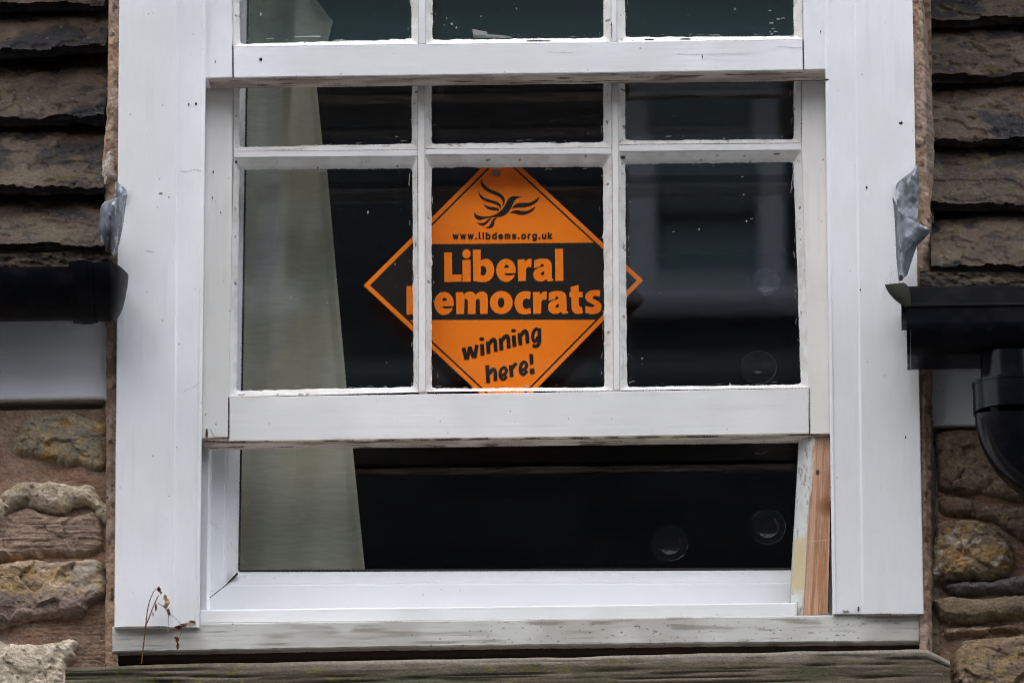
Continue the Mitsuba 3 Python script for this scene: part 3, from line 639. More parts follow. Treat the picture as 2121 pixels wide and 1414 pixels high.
def web_line():
    text = 'www.libdems.org.uk'
    G = []
    for c in text:
        m = meshkit.text_mesh(c, 1.0, depth=.01, bold=True)
        v, f = np.array(m.vertices), np.array(m.faces)
        G.append((v, f[v[f][:, :, 2].min(1) > .009]))
    sc = 12.2
    wid = [np.ptp(v[:, 0]) * sc * (.86 if c in 'wm' else 1.0) for (v, f), c in zip(G, text)]
    gap = (205.5 - sum(wid)) / (len(text) - 1)
    x, parts = 938.0, []
    for (v, f), w in zip(G, wid):
        px = x + (v[:, 0] - v[:, 0].min()) / np.ptp(v[:, 0]) * w; py = 495.2 - v[:, 1] * sc * 1.06 - (px - 938) * .004
        q = np.c_[px, py]; parts += [Polygon(q[t]).buffer(.02) for t in f]; x += w + gap
    ink(unary_union(parts).buffer(.42), 'lettering', 'poster_black', .0008)
web_line()
blob(1027, 357, 8.5, 6.5, YP - .004, 12, 'lead', EP + '__tape_spot', .003)
tag(EP, 'orange and black diamond shaped election poster behind the middle panes', 'poster')

# ------------------------------------------------------------------ suction cups on the inner glass
def lathe(prof, n=40):
    m = trimesh.creation.revolve(np.array(prof), sections=n)
    m.apply_transform([[1, 0, 0, 0], [0, 0, -1, 0], [0, 1, 0, 0], [0, 0, 0, 1]])   # its axis points at the street
    return m
def cup(px, py, R, knob, text):
    s = .0007255; k = R * s; h = knob * s
    prof = [(0.0001, -.0002), (k * .90, -.0002), (k * .92, -.0001), (k, -.0001), (k * 1.012, -.0005), (k, -.0008), (k * .955, -.0008), (k * .90, -.0008), (h * 1.08, -.0008), (h * 1.02, -.0030), (h, -.0060), (h * .9, -.0085), (h * .6, -.0100), (.0001, -.0105)]
    m = lathe(prof); m.apply_translation(at(px, py, yF + .0255) + [0, 0, 0])
    m.fix_normals()
    kk = key('suction_cup'); add('suction_cup', m, 'clear_plastic', smooth=40, label=text, cat='suction cup', group='clear suction cups on the inner glass')
cup(1587, 583, 29, 21, 'clear suction cup level with the diamond poster, behind the right pane')
cup(1571, 761, 37, 12, 'flat clear suction disc just above the lower rail in the right pane')
cup(1387, 1124, 38, 22, 'clear suction cup low in the open gap, left of the pair near its right end')
cup(1590, 1090, 37, 22, 'clear suction cup in the open gap, nearest the wooden prop')
cup(1574, 921, 26, 18, 'clear suction cup half hidden under the lower rail')

# ------------------------------------------------------------------ wooden prop under the sash
def prop():
    # corner lines of the prop: (px, py, Y) at the top and at the bottom
    lines = [((1683, 903, .098), (1636, 1268, .090)), ((1681, 903, .082), (1637, 1272, .074)), ((1682, 905, .074), (1662, 1274, .064)), ((1724, 903, .074), (1714, 1270, .064)), ((1726, 903, .108), (1716, 1268, .10))]
    lines[0] = ((1655, 903, .112), (1634, 1268, .104)); lines[1] = ((1656, 903, .096), (1637, 1272, .088))
    n = 60; V = []
    for i in range(n):
        t = i / (n - 1)
        for a, b in lines:
            w = 1.0 * float(n1(t * 9 + a[0], 33))
            V.append(at(a[0] + (b[0] - a[0]) * t + w, a[1] + (b[1] - a[1]) * t, a[2] + (b[2] - a[2]) * t))
    V = np.array(V).reshape(n, 5, 3)
    # resample each face across
    def face(i, j, m):
        W = np.stack([V[:, i] + (V[:, j] - V[:, i]) * s for s in np.linspace(0, 1, m)], 1).reshape(-1, 3)
        return W
    def dense(W, nr, nc, r2):
        G = W.reshape(nr, nc, 3); x = np.linspace(0, nr - 1, r2); i = np.clip(x.astype(int), 0, nr - 2); f = (x - i)[:, None, None]
        return (G[i] * (1 - f) + G[i + 1] * f).reshape(-1, 3)
    R = 260
    A = dense(face(2, 3, 46), n, 46, R); u = np.tile(np.linspace(0, 1, 46), R); t = np.repeat(np.linspace(0, 1, R), 46)
    g = meshkit.fbm(np.stack([u * 9 + 1.1 * meshkit.noise(np.stack([u * 2, t * 3, u * 0], -1), 5), t * 1.6, u * 0], -1), 4, 2)
    fine = meshkit.fbm(np.stack([u * 60, t * 7, u * 0], -1), 3, 8)
    col = blend((.50, .30, .19), (.34, .165, .085), ss(.36, .62, g) * .9)
    col = blend(col, (.60, .43, .33), .5 * ss(.5, .7, fine))
    d1 = np.hypot((u - .98) / .35, (t - .395) / .035); col = blend(col, (.06, .028, .015), ss(1.0, .55, d1)); col = blend(col, (.25, .11, .05), .8 * ss(2.2, 1.0, d1))
    d2 = np.hypot((u - .35) / .12, (t - .20) / .02); col = blend(col, (.08, .04, .025), ss(1, .5, d2))
    d3 = np.hypot((u - .62) / .12, (t - .78) / .16); col = blend(col, (.42, .17, .06), .7 * ss(1, .3, d3))
    col = blend(col, (.14, .10, .08), .75 * ss(.13, .0, t + .05 * fine)); col = blend(col, (.55, .45, .38), .6 * ss(.004, .001, np.abs(t - .585)))
    pt = meshkit.fbm(np.stack([u * 6, t * 14, u * 0], -1), 3, 21); col = blend(col, (.55, .52, .46), ss(.05, 0, u - .35 * (pt - .32) * (t < .33)))
    A[:, 1] += .0012 * (fine - .5)
    add('wooden_prop__raw_face', mesh(A, grid_faces(R, 46)), 'tinted', smooth=True, color=col)
    B = dense(face(1, 2, 16), n, 16, R); u = np.tile(np.linspace(0, 1, 16), R); t = np.repeat(np.linspace(0, 1, R), 16)
    col = blend((.62, .63, .60), (.50, .52, .48), meshkit.fbm(np.stack([u * 4, t * 20, u * 0], -1), 3, 3))
    yel = ss(.56, .62, t + .06 * meshkit.noise(np.stack([u * 4, t * 8, u * 0], -1), 6)) * ss(.90, .84, t)
    col = blend(col, (.56, .46, .28), yel)
    bl = meshkit.fbm(np.stack([u * 8, t * 30, u * 0], -1), 3, 31); col = blend(col, (.25, .24, .21), ss(.62, .72, bl) * (1 - yel) * .8)
    add('wooden_prop__painted_edge', mesh(B, grid_faces(R, 16)), 'tinted', smooth=True, color=col)
    C = np.concatenate([face(0, 1, 2)]); add('wooden_prop__side', trimesh.util.concatenate([mesh(face(0, 1, 2), grid_faces(n, 2)), mesh(face(3, 4, 2), grid_faces(n, 2))]), 'tinted', smooth=True, color=np.full((4 * n, 3), .35))
    tag('wooden_prop', 'raw brown timber offcut wedged upright under the right of the sash', 'wooden prop')
prop()

# ------------------------------------------------------------------ rough stone
def rock(name, outline, Yf, proud, colf, seed, rough=.006, layer=0.0, step=.0013, **k):
    """A stone with a broken face: outline measured in the photograph, its face reaching Yf, its edge sinking proud deep into the mortar."""
    P = ats(spline(outline, 6, True), np.full(len(outline) * 6, Yf))[:, [0, 2]]
    g = Polygon(P).buffer(0)
    big = g.buffer(.006)
    x0, z0, x1, z1 = big.bounds
    X, Z = np.meshgrid(np.arange(x0, x1 + step, step), np.arange(z0, z1 + step, step))
    pts = np.c_[X.ravel(), np.zeros(X.size), Z.ravel()]
    wob = .008 * (np.stack([N(pts, 70, 0, 70, seed, 3), N(pts, 70, 0, 70, seed + 9, 3)], 1) - .5)
    q = shapely.points(pts[:, 0] + wob[:, 0], pts[:, 2] + wob[:, 1])
    d = np.where(shapely.contains(g, q), 1, -1) * shapely.distance(g.exterior, q)
    big_n = N(pts, 16, 0, 20, seed, 2) - .5
    ridged = 1 - np.abs(2 * N(pts, 30, 0, 62, seed + 3, 4) - 1)
    fine = N(pts, 130, 0, 190, seed + 5, 4) - .5
    grit = N(pts, 520, 0, 520, seed + 11, 2) - .5
    lay = np.abs(2 * N(pts, 14, 0, 210, seed + 7, 3) - 1)
    body = 1 - np.exp(-np.clip(d, 0, None) / .0045)
    # the face is broken into facets, each tilted its own way, with chipped edges between them
    rg = np.random.RandomState(seed); fac = np.zeros(len(pts))
    for size, amp in ((.034, 1.0), (.013, .42)):
        n = int(max(6, g.area / size ** 2)); cx, cz = rg.uniform(x0, x1, n), rg.uniform(z0, z1, n)
        hi, gx, gz = rg.uniform(-1, 1, n), rg.uniform(-.36, .36, n), rg.uniform(-.42, .42, n)
        wx = pts[:, 0] + .9 * size * (N(pts, .9 / size, 0, .9 / size, seed + 31, 3) - .5); wz = pts[:, 2] + .9 * size * (N(pts, .9 / size, 0, .9 / size, seed + 37, 3) - .5)
        from scipy.spatial import cKDTree
        dd, kk = cKDTree(np.c_[cx, cz]).query(np.c_[wx, wz], k=2)
        w1 = ss(0, .0022, dd[:, 1] - dd[:, 0]) * .5 + .5
        hgt = lambda q: hi[q] * .55 * rough * amp + amp * (gx[q] * (wx - cx[q]) + gz[q] * (wz - cz[q])) * rough / .008 * .55
        fac += hgt(kk[:, 0]) * w1 + hgt(kk[:, 1]) * (1 - w1)
    y = Yf + proud * (1 - body) - (rough * 1.2 * big_n + fac + .30 * rough * fine + .0011 * grit + layer * 1.5 * (lay - .3)) * body + np.where(d < 0, .02 * np.clip(-d / .006, 0, 1), 0)
    V = np.c_[X.ravel(), y, Z.ravel()]
    F = grid_faces(*X.shape)[:, ::-1]
    keep = (d[F] > -.0055).all(1)
    col = colf(V, dict(d=d, ridged=ridged, fine=fine, big=big_n, lay=lay, u=(X.ravel() - x0) / (x1 - x0), w=(Z.ravel() - z0) / (z1 - z0)))
    m = mesh(V, F[keep]); used, inv = np.unique(m.faces, return_inverse=True)
    add(name, mesh(V[used], inv.reshape(-1, 3)), 'stone', smooth=True, color=np.clip(col[used], .005, .9), **k)

def stone_col(a, b, c, seed, moss=None, dark=(.05, .035, .025), dk=.8):
    def f(V, s):
        n0, n2, n3 = N(V, 26, 26, 40, seed, 4), N(V, 75, 75, 110, seed + 1, 4), N(V, 230, 230, 330, seed + 2, 3)
        col = blend(blend(a, b, ss(.36, .64, n0)), c, .75 * ss(.50, .66, n2))
        if moss is not None: col = blend(col, moss, .8 * ss(.54, .66, N(V, 40, 40, 55, seed + 8, 4)))
        col = blend(col, dark, dk * ss(.62, .74, N(V, 120, 120, 150, seed + 4, 3)))
        g = np.random.RandomState(seed).uniform(.74, 1.26, len(V))
        return 1.42 * col * ((.5 + 1.0 * n3) * g)[:, None]
    return f
MORT = np.array([.29, .192, .135])
def mortar(name, px0, px1, py0, py1, Y, seed, score=1.0, red=0.3):
    a, b = at(px0, py1, Y), at(px1, py0, Y); step = .0015
    X, Z = np.meshgrid(np.arange(a[0], b[0], step), np.arange(a[2], b[2], step))
    p = np.c_[X.ravel(), np.zeros(X.size), Z.ravel()]
    sc = np.abs(2 * N(p, 18, 0, 240, seed, 3) - 1); big = N(p, 14, 0, 14, seed + 2, 3) - .5; fine = N(p, 240, 0, 240, seed + 3, 3) - .5
    mask = ss(.38, .6, N(p, 12, 0, 16, seed + 4, 2)) * score
    y = Y - .024 * big - .0030 * (sc - .35) * mask - .0030 * fine - .0014 * (N(p, 480, 0, 480, seed + 12, 2) - .5)
    V = np.c_[X.ravel(), y, Z.ravel()]
    col = blend(MORT, MORT * .55, ss(.12, .03, sc) * mask); col = blend(col, (.30, .155, .085), red * ss(.5, .7, N(p, 11, 0, 20, seed + 6, 3))); col = blend(col, (.33, .25, .18), .6 * ss(.48, .66, N(p, 40, 0, 50, seed + 7, 4)))
    col = col * ((.55 + .9 * N(p, 260, 0, 380, seed + 8, 3)) * np.random.RandomState(seed).uniform(.78, 1.22, len(p)))[:, None]
    add(name, mesh(V, grid_faces(*X.shape)[:, ::-1]), 'stone', smooth=True, color=col)

LW, RW = 'stone_wall', 'stone_wall_001'
mortar(LW + '__mortar', -420, 240, 846, 1640, .053, 101, 1.0, .45)
mortar(RW + '__mortar', 1900, 2560, 896, 1640, .062, 131, .5, .55)
C1 = stone_col((.20, .155, .095), (.165, .145, .11), (.26, .20, .12), 1, moss=(.27, .155, .04))
C2 = stone_col((.37, .305, .215), (.225, .175, .12), (.46, .40, .31), 2, moss=(.30, .235, .14))
C2b = stone_col((.235, .165, .12), (.18, .125, .09), (.30, .22, .155), 3, dk=.5)
C3 = stone_col((.29, .21, .13), (.215, .155, .105), (.39, .30, .19), 4, moss=(.33, .22, .09))
C4 = stone_col((.41, .35, .265), (.29, .24, .175), (.52, .46, .36), 5)
def c3(V, s):
    c = C3(V, s); g = stone_col((.185, .135, .105), (.15, .115, .095), (.22, .165, .125), 14)(V, s)
    return blend(g, blend(c, (.44, .42, .38), .6 * ss(.62, .9, s['u']) * ss(.35, .6, N(V, 60, 60, 60, 44, 3))), ss(.38, .60, s['w'] + .3 * (N(V, 30, 30, 30, 15, 3) - .5)))
rock(LW + '__stone', [(18, 925), (28, 905), (52, 862), (112, 846), (160, 850), (205, 866), (228, 872), (229, 930), (226, 958), (206, 972), (150, 962), (110, 952), (62, 942), (30, 936)], 0.038, 0.026, C1, 201, .008)
rock(LW + '__stone', [(-60, 1060), (2, 1012), (40, 990), (108, 988), (150, 994), (192, 1000), (214, 1030), (240, 1042), (242, 1064), (222, 1082), (198, 1070), (185, 1046), (150, 1046), (125, 1060), (82, 1052), (50, 1046), (18, 1056), (-10, 1090)], 0.030, 0.034, C2, 202, .008)
rock(LW + '__stone', [(-70, 1085), (20, 1052), (60, 1046), (130, 1062), (190, 1052), (212, 1078), (214, 1112), (214, 1140), (150, 1152), (60, 1152), (-70, 1160)], 0.040, 0.022, C2b, 203, .004, layer=.0030)
rock(LW + '__stone', [(-80, 1170), (10, 1158), (70, 1152), (118, 1156), (176, 1146), (206, 1154), (222, 1190), (218, 1228), (186, 1246), (176, 1268), (120, 1274), (60, 1284), (-80, 1290)], 0.028, 0.034, c3, 204, .009)
rock(LW + '__stone', [(-80, 1318), (20, 1322), (60, 1326), (112, 1322), (138, 1314), (158, 1322), (156, 1352), (140, 1374), (136, 1440), (-80, 1470)], 0.030, 0.034, C4, 205, .008)
rock(LW + '__stone', [(-260, 880), (-150, 858), (-30, 866), (-2, 920), (-30, 985), (-160, 1000), (-270, 960)], 0.036, 0.028, C3, 206, .007)
rock(LW + '__stone', [(-330, 1020), (-180, 1022), (-90, 1060), (-90, 1180), (-220, 1240), (-330, 1190)], 0.034, 0.030, C2b, 207, .007)
rock(LW + '__stone', [(-330, 1270), (-200, 1262), (-100, 1310), (-110, 1460), (-330, 1480)], 0.034, 0.030, C1, 208, .007)
D1 = stone_col((.15, .105, .065), (.12, .088, .06), (.19, .14, .09), 21)
D2 = stone_col((.12, .082, .056), (.10, .07, .05), (.16, .11, .075), 22)
D3 = stone_col((.17, .118, .065), (.11, .08, .055), (.33, .29, .23), 23, moss=(.22, .13, .05))
D4 = stone_col((.10, .085, .078), (.085, .07, .062), (.13, .115, .10), 24)
D5 = stone_col((.15, .115, .072), (.125, .095, .06), (.18, .145, .095), 25, dk=.2)
D7 = stone_col((.17, .118, .072), (.13, .095, .065), (.21, .165, .115), 26, moss=(.18, .125, .06))
rock(RW + '__stone', [(1936, 893), (2030, 880), (2140, 890), (2180, 960), (2170, 1030), (2110, 1036), (2060, 1026), (2020, 1020), (1970, 1016), (1942, 1002), (1936, 950)], 0.040, 0.026, D1, 221, .008)
rock(RW + '__stone', [(1946, 1026), (1990, 1022), (2050, 1032), (2110, 1042), (2190, 1040), (2190, 1110), (2120, 1112), (2060, 1078), (2020, 1070), (1950, 1062)], 0.042, 0.024, D2, 222, .005, layer=.0012)
rock(RW + '__stone', [(1934, 1096), (1950, 1070), (1985, 1066), (2030, 1070), (2070, 1088), (2096, 1124), (2098, 1166), (2074, 1192), (2020, 1194), (1970, 1192), (1928, 1196), (1920, 1160)], 0.028, 0.036, D3, 223, .010)
rock(RW + '__stone', [(1950, 1208), (1990, 1198), (2060, 1194), (2110, 1182), (2200, 1176), (2200, 1216), (2120, 1222), (2050, 1224), (1985, 1226)], 0.036, 0.028, D4, 224, .004, layer=.0018)
rock(RW + '__stone', [(1932, 1236), (1968, 1226), (2040, 1230), (2200, 1222), (2210, 1270), (2120, 1276), (2020, 1284), (1950, 1284), (1936, 1262)], 0.030, 0.032, D5, 225, .003)
rock(RW + '__stone', [(1958, 1292), (2000, 1288), (2050, 1290), (2050, 1308), (1996, 1314), (1960, 1318)], 0.042, 0.024, C2b, 226, .006)
rock(RW + '__stone', [(2056, 1290), (2110, 1284), (2200, 1280), (2200, 1306), (2120, 1312), (2060, 1308)], 0.042, 0.024, D2, 227, .006)
rock(RW + '__stone', [(1986, 1332), (1998, 1316), (2060, 1312), (2210, 1316), (2220, 1500), (1990, 1500), (1972, 1400), (1974, 1350)], 0.028, 0.036, D7, 228, .008)
rock(RW + '__stone', [(2210, 1080), (2330, 1060), (2420, 1120), (2400, 1260), (2220, 1270)], 0.034, 0.030, D1, 229, .007)
rock(RW + '__stone', [(2230, 1300), (2400, 1290), (2430, 1480), (2240, 1490)], 0.034, 0.030, D7, 230, .007)
# the rest of each wall, down to the street
zb0 = at(0, 1630, .05)[2]
def wallsheet(x0, x1, z0, z1, y): return wbox(x0, x1, y, y + .09, z0, z1)
zL, zR = at(100, 830, .05)[2], at(2000, 880, .05)[2]
xl, xr = at(-410, 1000, .05)[0], at(2550, 1000, .05)[0]
add(LW + '__rubble', trimesh.util.concatenate([wallsheet(-4, xl, zb0, zL, .075), wallsheet(-4, 0, GROUND - .05, zb0, .075)]), 'rubble_stone')
add(RW + '__rubble', trimesh.util.concatenate([wallsheet(xr, 4, zb0, zR, .075), wallsheet(0.0005, 4, GROUND - .05, zb0, .075)]), 'rubble_stone')
for nm, a, b, py in ((LW, -420, 240, 832), (RW, 1900, 2560, 878)):
    p0, p1 = at(a, py + 60, .07), at(b, py, .07); add(nm + '__wall_head', wbox(p0[0], p1[0], .072, .16, p0[2], p1[2] + .02), 'rubble_stone')
add(LW + '__recess', wbox(at(215, 1350, .05)[0], at(1925, 1350, .05)[0], .060, .14, zb0, at(1000, 1335, .05)[2]), 'crack')
tag(LW, 'brown rubble stone wall with pale lichened stones left of the window', 'stone wall')
tag(RW, 'dark brown rubble stone wall right of the window, below the downpipe bend', 'stone wall')

# ------------------------------------------------------------------ narrow mortared cheeks beside the casing
def cheek(name, cols, rows, seed, deep, label):
    """cols: list of functions py -> px with a depth; a rough sandy strip with its return."""
    nr = len(rows); nc = len(cols); V = []
    for py in rows:
        for f, Y in cols:
            V.append(at(f(py) + 1.2 * float(n1(py / 16 + 9 * nc, seed)), py, Y))
    V = np.array(V)
    G = V.reshape(nr, nc, 3); x = np.linspace(0, nc - 1, nc * 6 - 5); i = np.clip(x.astype(int), 0, nc - 2); fr = (x - i)[None, :, None]
    V = (G[:, i] * (1 - fr) + G[:, i + 1] * fr).reshape(-1, 3); nc2 = len(x)
    V[:, 1] -= .0055 * (N(V, 170, 170, 120, seed, 4) - .5) + .008 * (N(V, 45, 45, 34, seed + 1, 3) - .5)
    V[:, 0] += .0035 * (N(V, 0, 0, 90, seed + 7, 4) - .5)
    col = blend((.34, .25, .19), (.21, .14, .098), ss(.35, .65, N(V, 60, 60, 40, seed + 2, 4))); col = blend(col, (.36, .225, .13), .6 * ss(.48, .66, N(V, 20, 20, 8, seed + 3, 3)))
    col = blend(col, (.04, .03, .025), .8 * ss(.66, .74, N(V, 110, 110, 70, seed + 4, 3)))
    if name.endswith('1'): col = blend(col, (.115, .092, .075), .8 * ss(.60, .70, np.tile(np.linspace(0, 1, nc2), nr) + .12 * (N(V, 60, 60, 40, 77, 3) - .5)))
    col = col * ((.5 + 1.0 * N(V, 330, 330, 330, seed + 5, 3)) * np.random.RandomState(seed).uniform(.75, 1.25, len(V)))[:, None]
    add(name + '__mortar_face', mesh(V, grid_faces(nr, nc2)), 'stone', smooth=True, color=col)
    xs = [at(f(300), 300, .05)[0] for f, _ in cols]
    add(name + '__side_wall', wbox(min(xs) + .004, max(xs) - .002, .055, 1.2, -.75, 1.5), 'rubble_stone')
    tag(name, label, 'wall')
rowsL = np.r_[np.linspace(-1100, -30, 60), np.linspace(-20, 1420, 960)]
def lx(a): return lambda py: np.interp(py, *a)
cheek('dormer_cheek', [(lx(([-1100, 0, 150, 250, 300, 380, 430, 560, 700, 840, 1000, 1420], [230, 225.5, 224, 221, 215, 212, 218, 222, 219, 218, 221, 216])), .06),
                       (lx(([-1100, 0, 250, 300, 380, 430, 700, 1420], [230.5, 226.5, 223, 218, 216, 221, 221, 219])), .022), (lx(([-1100, 0, 1420], [238, 236, 228])), .017), (lx(([-1100, 1420], [252, 244])), .020)], rowsL, 301, 1, 'thin sandy brown mortared strip along the left casing')
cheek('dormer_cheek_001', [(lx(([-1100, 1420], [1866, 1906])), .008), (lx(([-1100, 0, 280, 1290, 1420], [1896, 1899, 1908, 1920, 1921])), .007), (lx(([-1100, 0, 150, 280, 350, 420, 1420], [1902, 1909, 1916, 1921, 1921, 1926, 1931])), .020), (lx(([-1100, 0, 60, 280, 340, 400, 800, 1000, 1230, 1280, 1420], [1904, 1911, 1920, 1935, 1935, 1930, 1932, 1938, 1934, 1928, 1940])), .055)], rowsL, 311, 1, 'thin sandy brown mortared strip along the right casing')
# a loose lump of mortar on the left cheek
rock('dormer_cheek__mortar_lump', [(221, 312), (234, 310), (238, 335), (240, 362), (226, 372), (214, 384), (212, 350)], .002, .02, stone_col((.26, .22, .18), (.2, .15, .11), (.33, .29, .25), 61), 321, .004)

# ------------------------------------------------------------------ stone slate roofs
def slate_piece(name, x0, x1, Lz0, Lz1, Ly, alpha, length, th, seed, wet=0.5, top_y=None):
    w = x1 - x0; nu, nv, nw = max(8, int(w / .0018)), 120, 10
    if x1 < -1.0 or x0 > 1.0: nu, nv = max(8, int(w / .01)), 14
    u = np.linspace(0, 1, nu); rows = []
    ca, sa = math.cos(alpha), math.sin(alpha)
    X = x0 + w * u
    s_of = np.r_[np.linspace(1, .66, 4, endpoint=False), np.linspace(.66, 0, nv - 4)] * length if nv > 20 else np.linspace(1, 0, nv) * length
    def p(Xa, s, h, base): return np.stack([Xa, Ly + s * ca - h * sa, base + s * sa + h * ca], -1)
    base = Lz0 + (Lz1 - Lz0) * u
    def edge(wd):
        q = np.stack([X * 26, X * 0 + wd * 2.5, X * 0 + seed], -1); q2 = np.stack([X * 110, X * 0 + wd * 9, X * 0 + seed * 2.0], -1)
        q3 = np.stack([X * 9, X * 0, X * 0 + seed], -1)
        return \
            .010 * (meshkit.fbm(q3, 2, seed) - .5) + .010 * (meshkit.fbm(q, 3, seed) - .5) + .006 * (meshkit.fbm(q2, 3, seed + 1) - .5)
    e0 = edge(0.0)
    for s in s_of:
        k = 1 - min(1, s / (length * .5))
        pt = np.stack([X * 30, X * 0 + s * 30, X * 0 + seed], -1)
        step_ = ss(.52, .56, meshkit.fbm(np.stack([X * 15, X * 0 + s * 20, X * 0 + seed * 3.0], -1), 4, seed + 2)) * .0036 + ss(.58, .61, meshkit.fbm(np.stack([X * 26, X * 0 + s * 30, X * 0 + seed * 5.0], -1), 4, seed + 6)) * .0028
        h = .0050 * (meshkit.fbm(pt, 3, seed + 3) - .5) - step_ + .0012 * (meshkit.fbm(pt * 9, 3, seed + 4) - .5) + .0007 * (meshkit.fbm(pt * 16, 2, seed + 8) - .5)
        rows.append(p(X, s + e0 * k, h, base))
    for i in range(1, nw + 1):
        t = i / nw
        back = .004 * (meshkit.fbm(np.stack([X * 40, X * 0 + np.floor(t * 4 + 1.4 * meshkit.noise(np.stack([X * 12, X * 0 + seed, X * 0], -1), 3)) * 5, X * 0 + seed], -1), 3, seed + 5)) * 2 + .004 * t
        rows.append(p(X, edge(t * .5) * .5 + e0 * .5 + back, -th * t - .0006 * 0, base))
    rows.append(p(X, X * 0 + length, -th, base))
    V = np.array(rows); nr = len(rows)
    F = grid_faces(nr, nu)
    Vf = V.reshape(-1, 3)
    caps = []
    for c in (0, nu - 1):
        ids = np.arange(nr) * nu + c
        for i in range(1, nr - 1):
            caps.append([ids[0], ids[i], ids[i + 1]] if c == 0 else [ids[0], ids[i + 1], ids[i]])
    m = mesh(Vf, np.vstack([np.vstack([F[:, [0, 1, 2]], F[:, [0, 2, 3]]]), caps]))
    # colours
    r = random.Random(seed); tone = r.uniform(.85, 1.12)
    a = blend((.165, .116, .080), (.098, .071, .052), ss(.35, .65, N(Vf, 18, 14, 14, seed, 4)))
    a = blend(a, (.20, .165, .105), .6 * ss(.54, .68, N(Vf, 30, 24, 24, seed + 1, 4)))
    a = blend(a, (.022, .024, .031), wet * ss(.52, .62, N(Vf, 12, 11, 11, seed + 2, 4)))
    a = blend(a, (.26, .25, .23), .7 * ss(.74, .80, N(Vf, 170, 170, 240, seed + 3, 2)))
    a = blend(a, (.10, .085, .02), .8 * ss(.68, .76, N(Vf, 30, 40, 40, seed + 4, 3)))
    a = a * .42 * tone * ((.6 + .8 * N(Vf, 300, 260, 260, seed + 6, 3)) * np.random.RandomState(seed).uniform(.72, 1.28, len(Vf)))[:, None]
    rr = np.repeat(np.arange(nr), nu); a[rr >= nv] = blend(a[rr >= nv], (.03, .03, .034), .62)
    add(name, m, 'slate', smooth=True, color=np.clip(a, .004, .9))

AL = math.radians(43)
def roof(name, courses, side, seed, label):
    """courses: (py of the lit lower edge at the inner end, at the outer end, py where the face emerges from the shadow above, py of the underside)."""
    y = -.050
    rg = random.Random(seed)
    inner_px, outer = (217, -1.95) if side < 0 else (1926, 1.95)
    nC = len(courses)
    track = []
    for i, (e_in, e_out, face_top, under) in enumerate(courses):
        px_in, px_out = (205, 10) if side < 0 else (1940, 2115)
        A, B = at(px_in, e_in, y), at(px_out, e_out, y)
        slope = np.clip((B[2] - A[2]) / (B[0] - A[0]), -.06, .06)
        inner = at(inner_px + (4 if side > 0 else -2) * (i == 0) + rg.uniform(-3, 3), e_in, y)[0]
        x = inner; k = 0
        while (x > outer if side < 0 else x < outer):
            w = rg.uniform(.30, .40) if k else rg.uniform(.33, .44)
            xa, xb = (x - w, x) if side < 0 else (x, x + w)
            za, zb_ = A[2] + slope * (xa - A[0]) * .6, A[2] + slope * (xb - A[0]) * .6
            slate_piece(name + '__slate', xa, xb, za, zb_, y + rg.uniform(-.003, .003), AL, .30, .021, seed + i * 17 + k, wet=rg.uniform(.55, .95))
            x = x - w - .004 if side < 0 else x + w + .004; k += 1
        # where the next course above must stand: straight over the line at which this face goes into shadow
        a0, d = at(px_in, face_top, 0), None
        lo_, hi_ = y, y + .5
        for _ in range(40):
            mid = (lo_ + hi_) / 2
            surf = A[2] + (mid - y) * math.tan(AL)
            if at(px_in, face_top, mid)[2] > surf: lo_ = mid
            else: hi_ = mid
        track.append((y, A[2]))
        y = lo_ - .026
    # courses above the picture
    return track
yl = roof('slate_roof', [(506, 503, 434, 530), (384, 379, 288, 403), (240, 243, 155, 254), (92, 104, 40, 121), (2, 4, -70, 24), (-140, -140, -215, -120), (-285, -285, -360, -262)], -1, 500, '')
yr = roof('slate_roof_001', [(548, 545, 455, 568), (418, 420, 314, 428), (285, 284, 184, 290), (152, 150, 66, 156), (38, 26, -40, 46), (-108, -108, -185, -88), (-255, -255, -330, -230)], 1, 700, '')
def light_block(name, x0, x1, track):
    (ya, za), (yb, zb_) = track[0], track[-1]; k = (zb_ - za) / (yb - ya)
    P = [(ya + .03, za - .10), (yb + .05, zb_ - .11), (yb + .60, zb_ - .11 + .55 * k)]
    V = [[x, y, z] for y, z in P for x in (x0, x1)]
    add(name + '__light_block', mesh(V, [[0, 1, 3, 2], [2, 3, 5, 4]]), 'crack')  # unseen dark sheet added under the slates to keep light out of the gaps
light_block('slate_roof', -4, -.612, yl); light_block('slate_roof_001', .612, 4, yr)
tag('slate_roof', 'rough brown stone slate roof slope left of the window, above its gutter', 'roof')
tag('slate_roof_001', 'rough brown stone slate roof slope right of the window, above the downpipe', 'roof')
# dark debris between the last slates and the right gutter, wet moss behind the left gutter
def debris(name, px0, px1, py0, py1, Y, seed, col0, label):
    nr, nc = 30, 200; V = []
    for i in range(nr):
        for j in range(nc):
            px = px0 + (px1 - px0) * j / (nc - 1); py = py0 + (py1 - py0) * i / (nr - 1)
            V.append(at(px, py, Y - .018 * i / nr))
    V = np.array(V); V[:, 1] -= .016 * (N(V, 90, 0, 120, seed, 4) - .5)
    col = blend(col0, np.array(col0) * .35, ss(.4, .6, N(V, 120, 120, 150, seed + 1, 3))); col = blend(col, (.10, .075, .04), .6 * ss(.6, .7, N(V, 60, 60, 80, seed + 2, 3)))
    add(name, mesh(V, grid_faces(nr, nc)), 'stone', smooth=True, color=col, label=label, cat='roof debris', kind='stuff')
debris('roof_debris', -300, 226, 522, 566, -.034, 41, (.035, .028, .02), 'dark wet moss and grit packed between the left slates and gutter')
debris('roof_debris_001', 1905, 2420, 562, 596, -.036, 42, (.035, .028, .02), 'dark wet grit packed between the right slates and gutter')
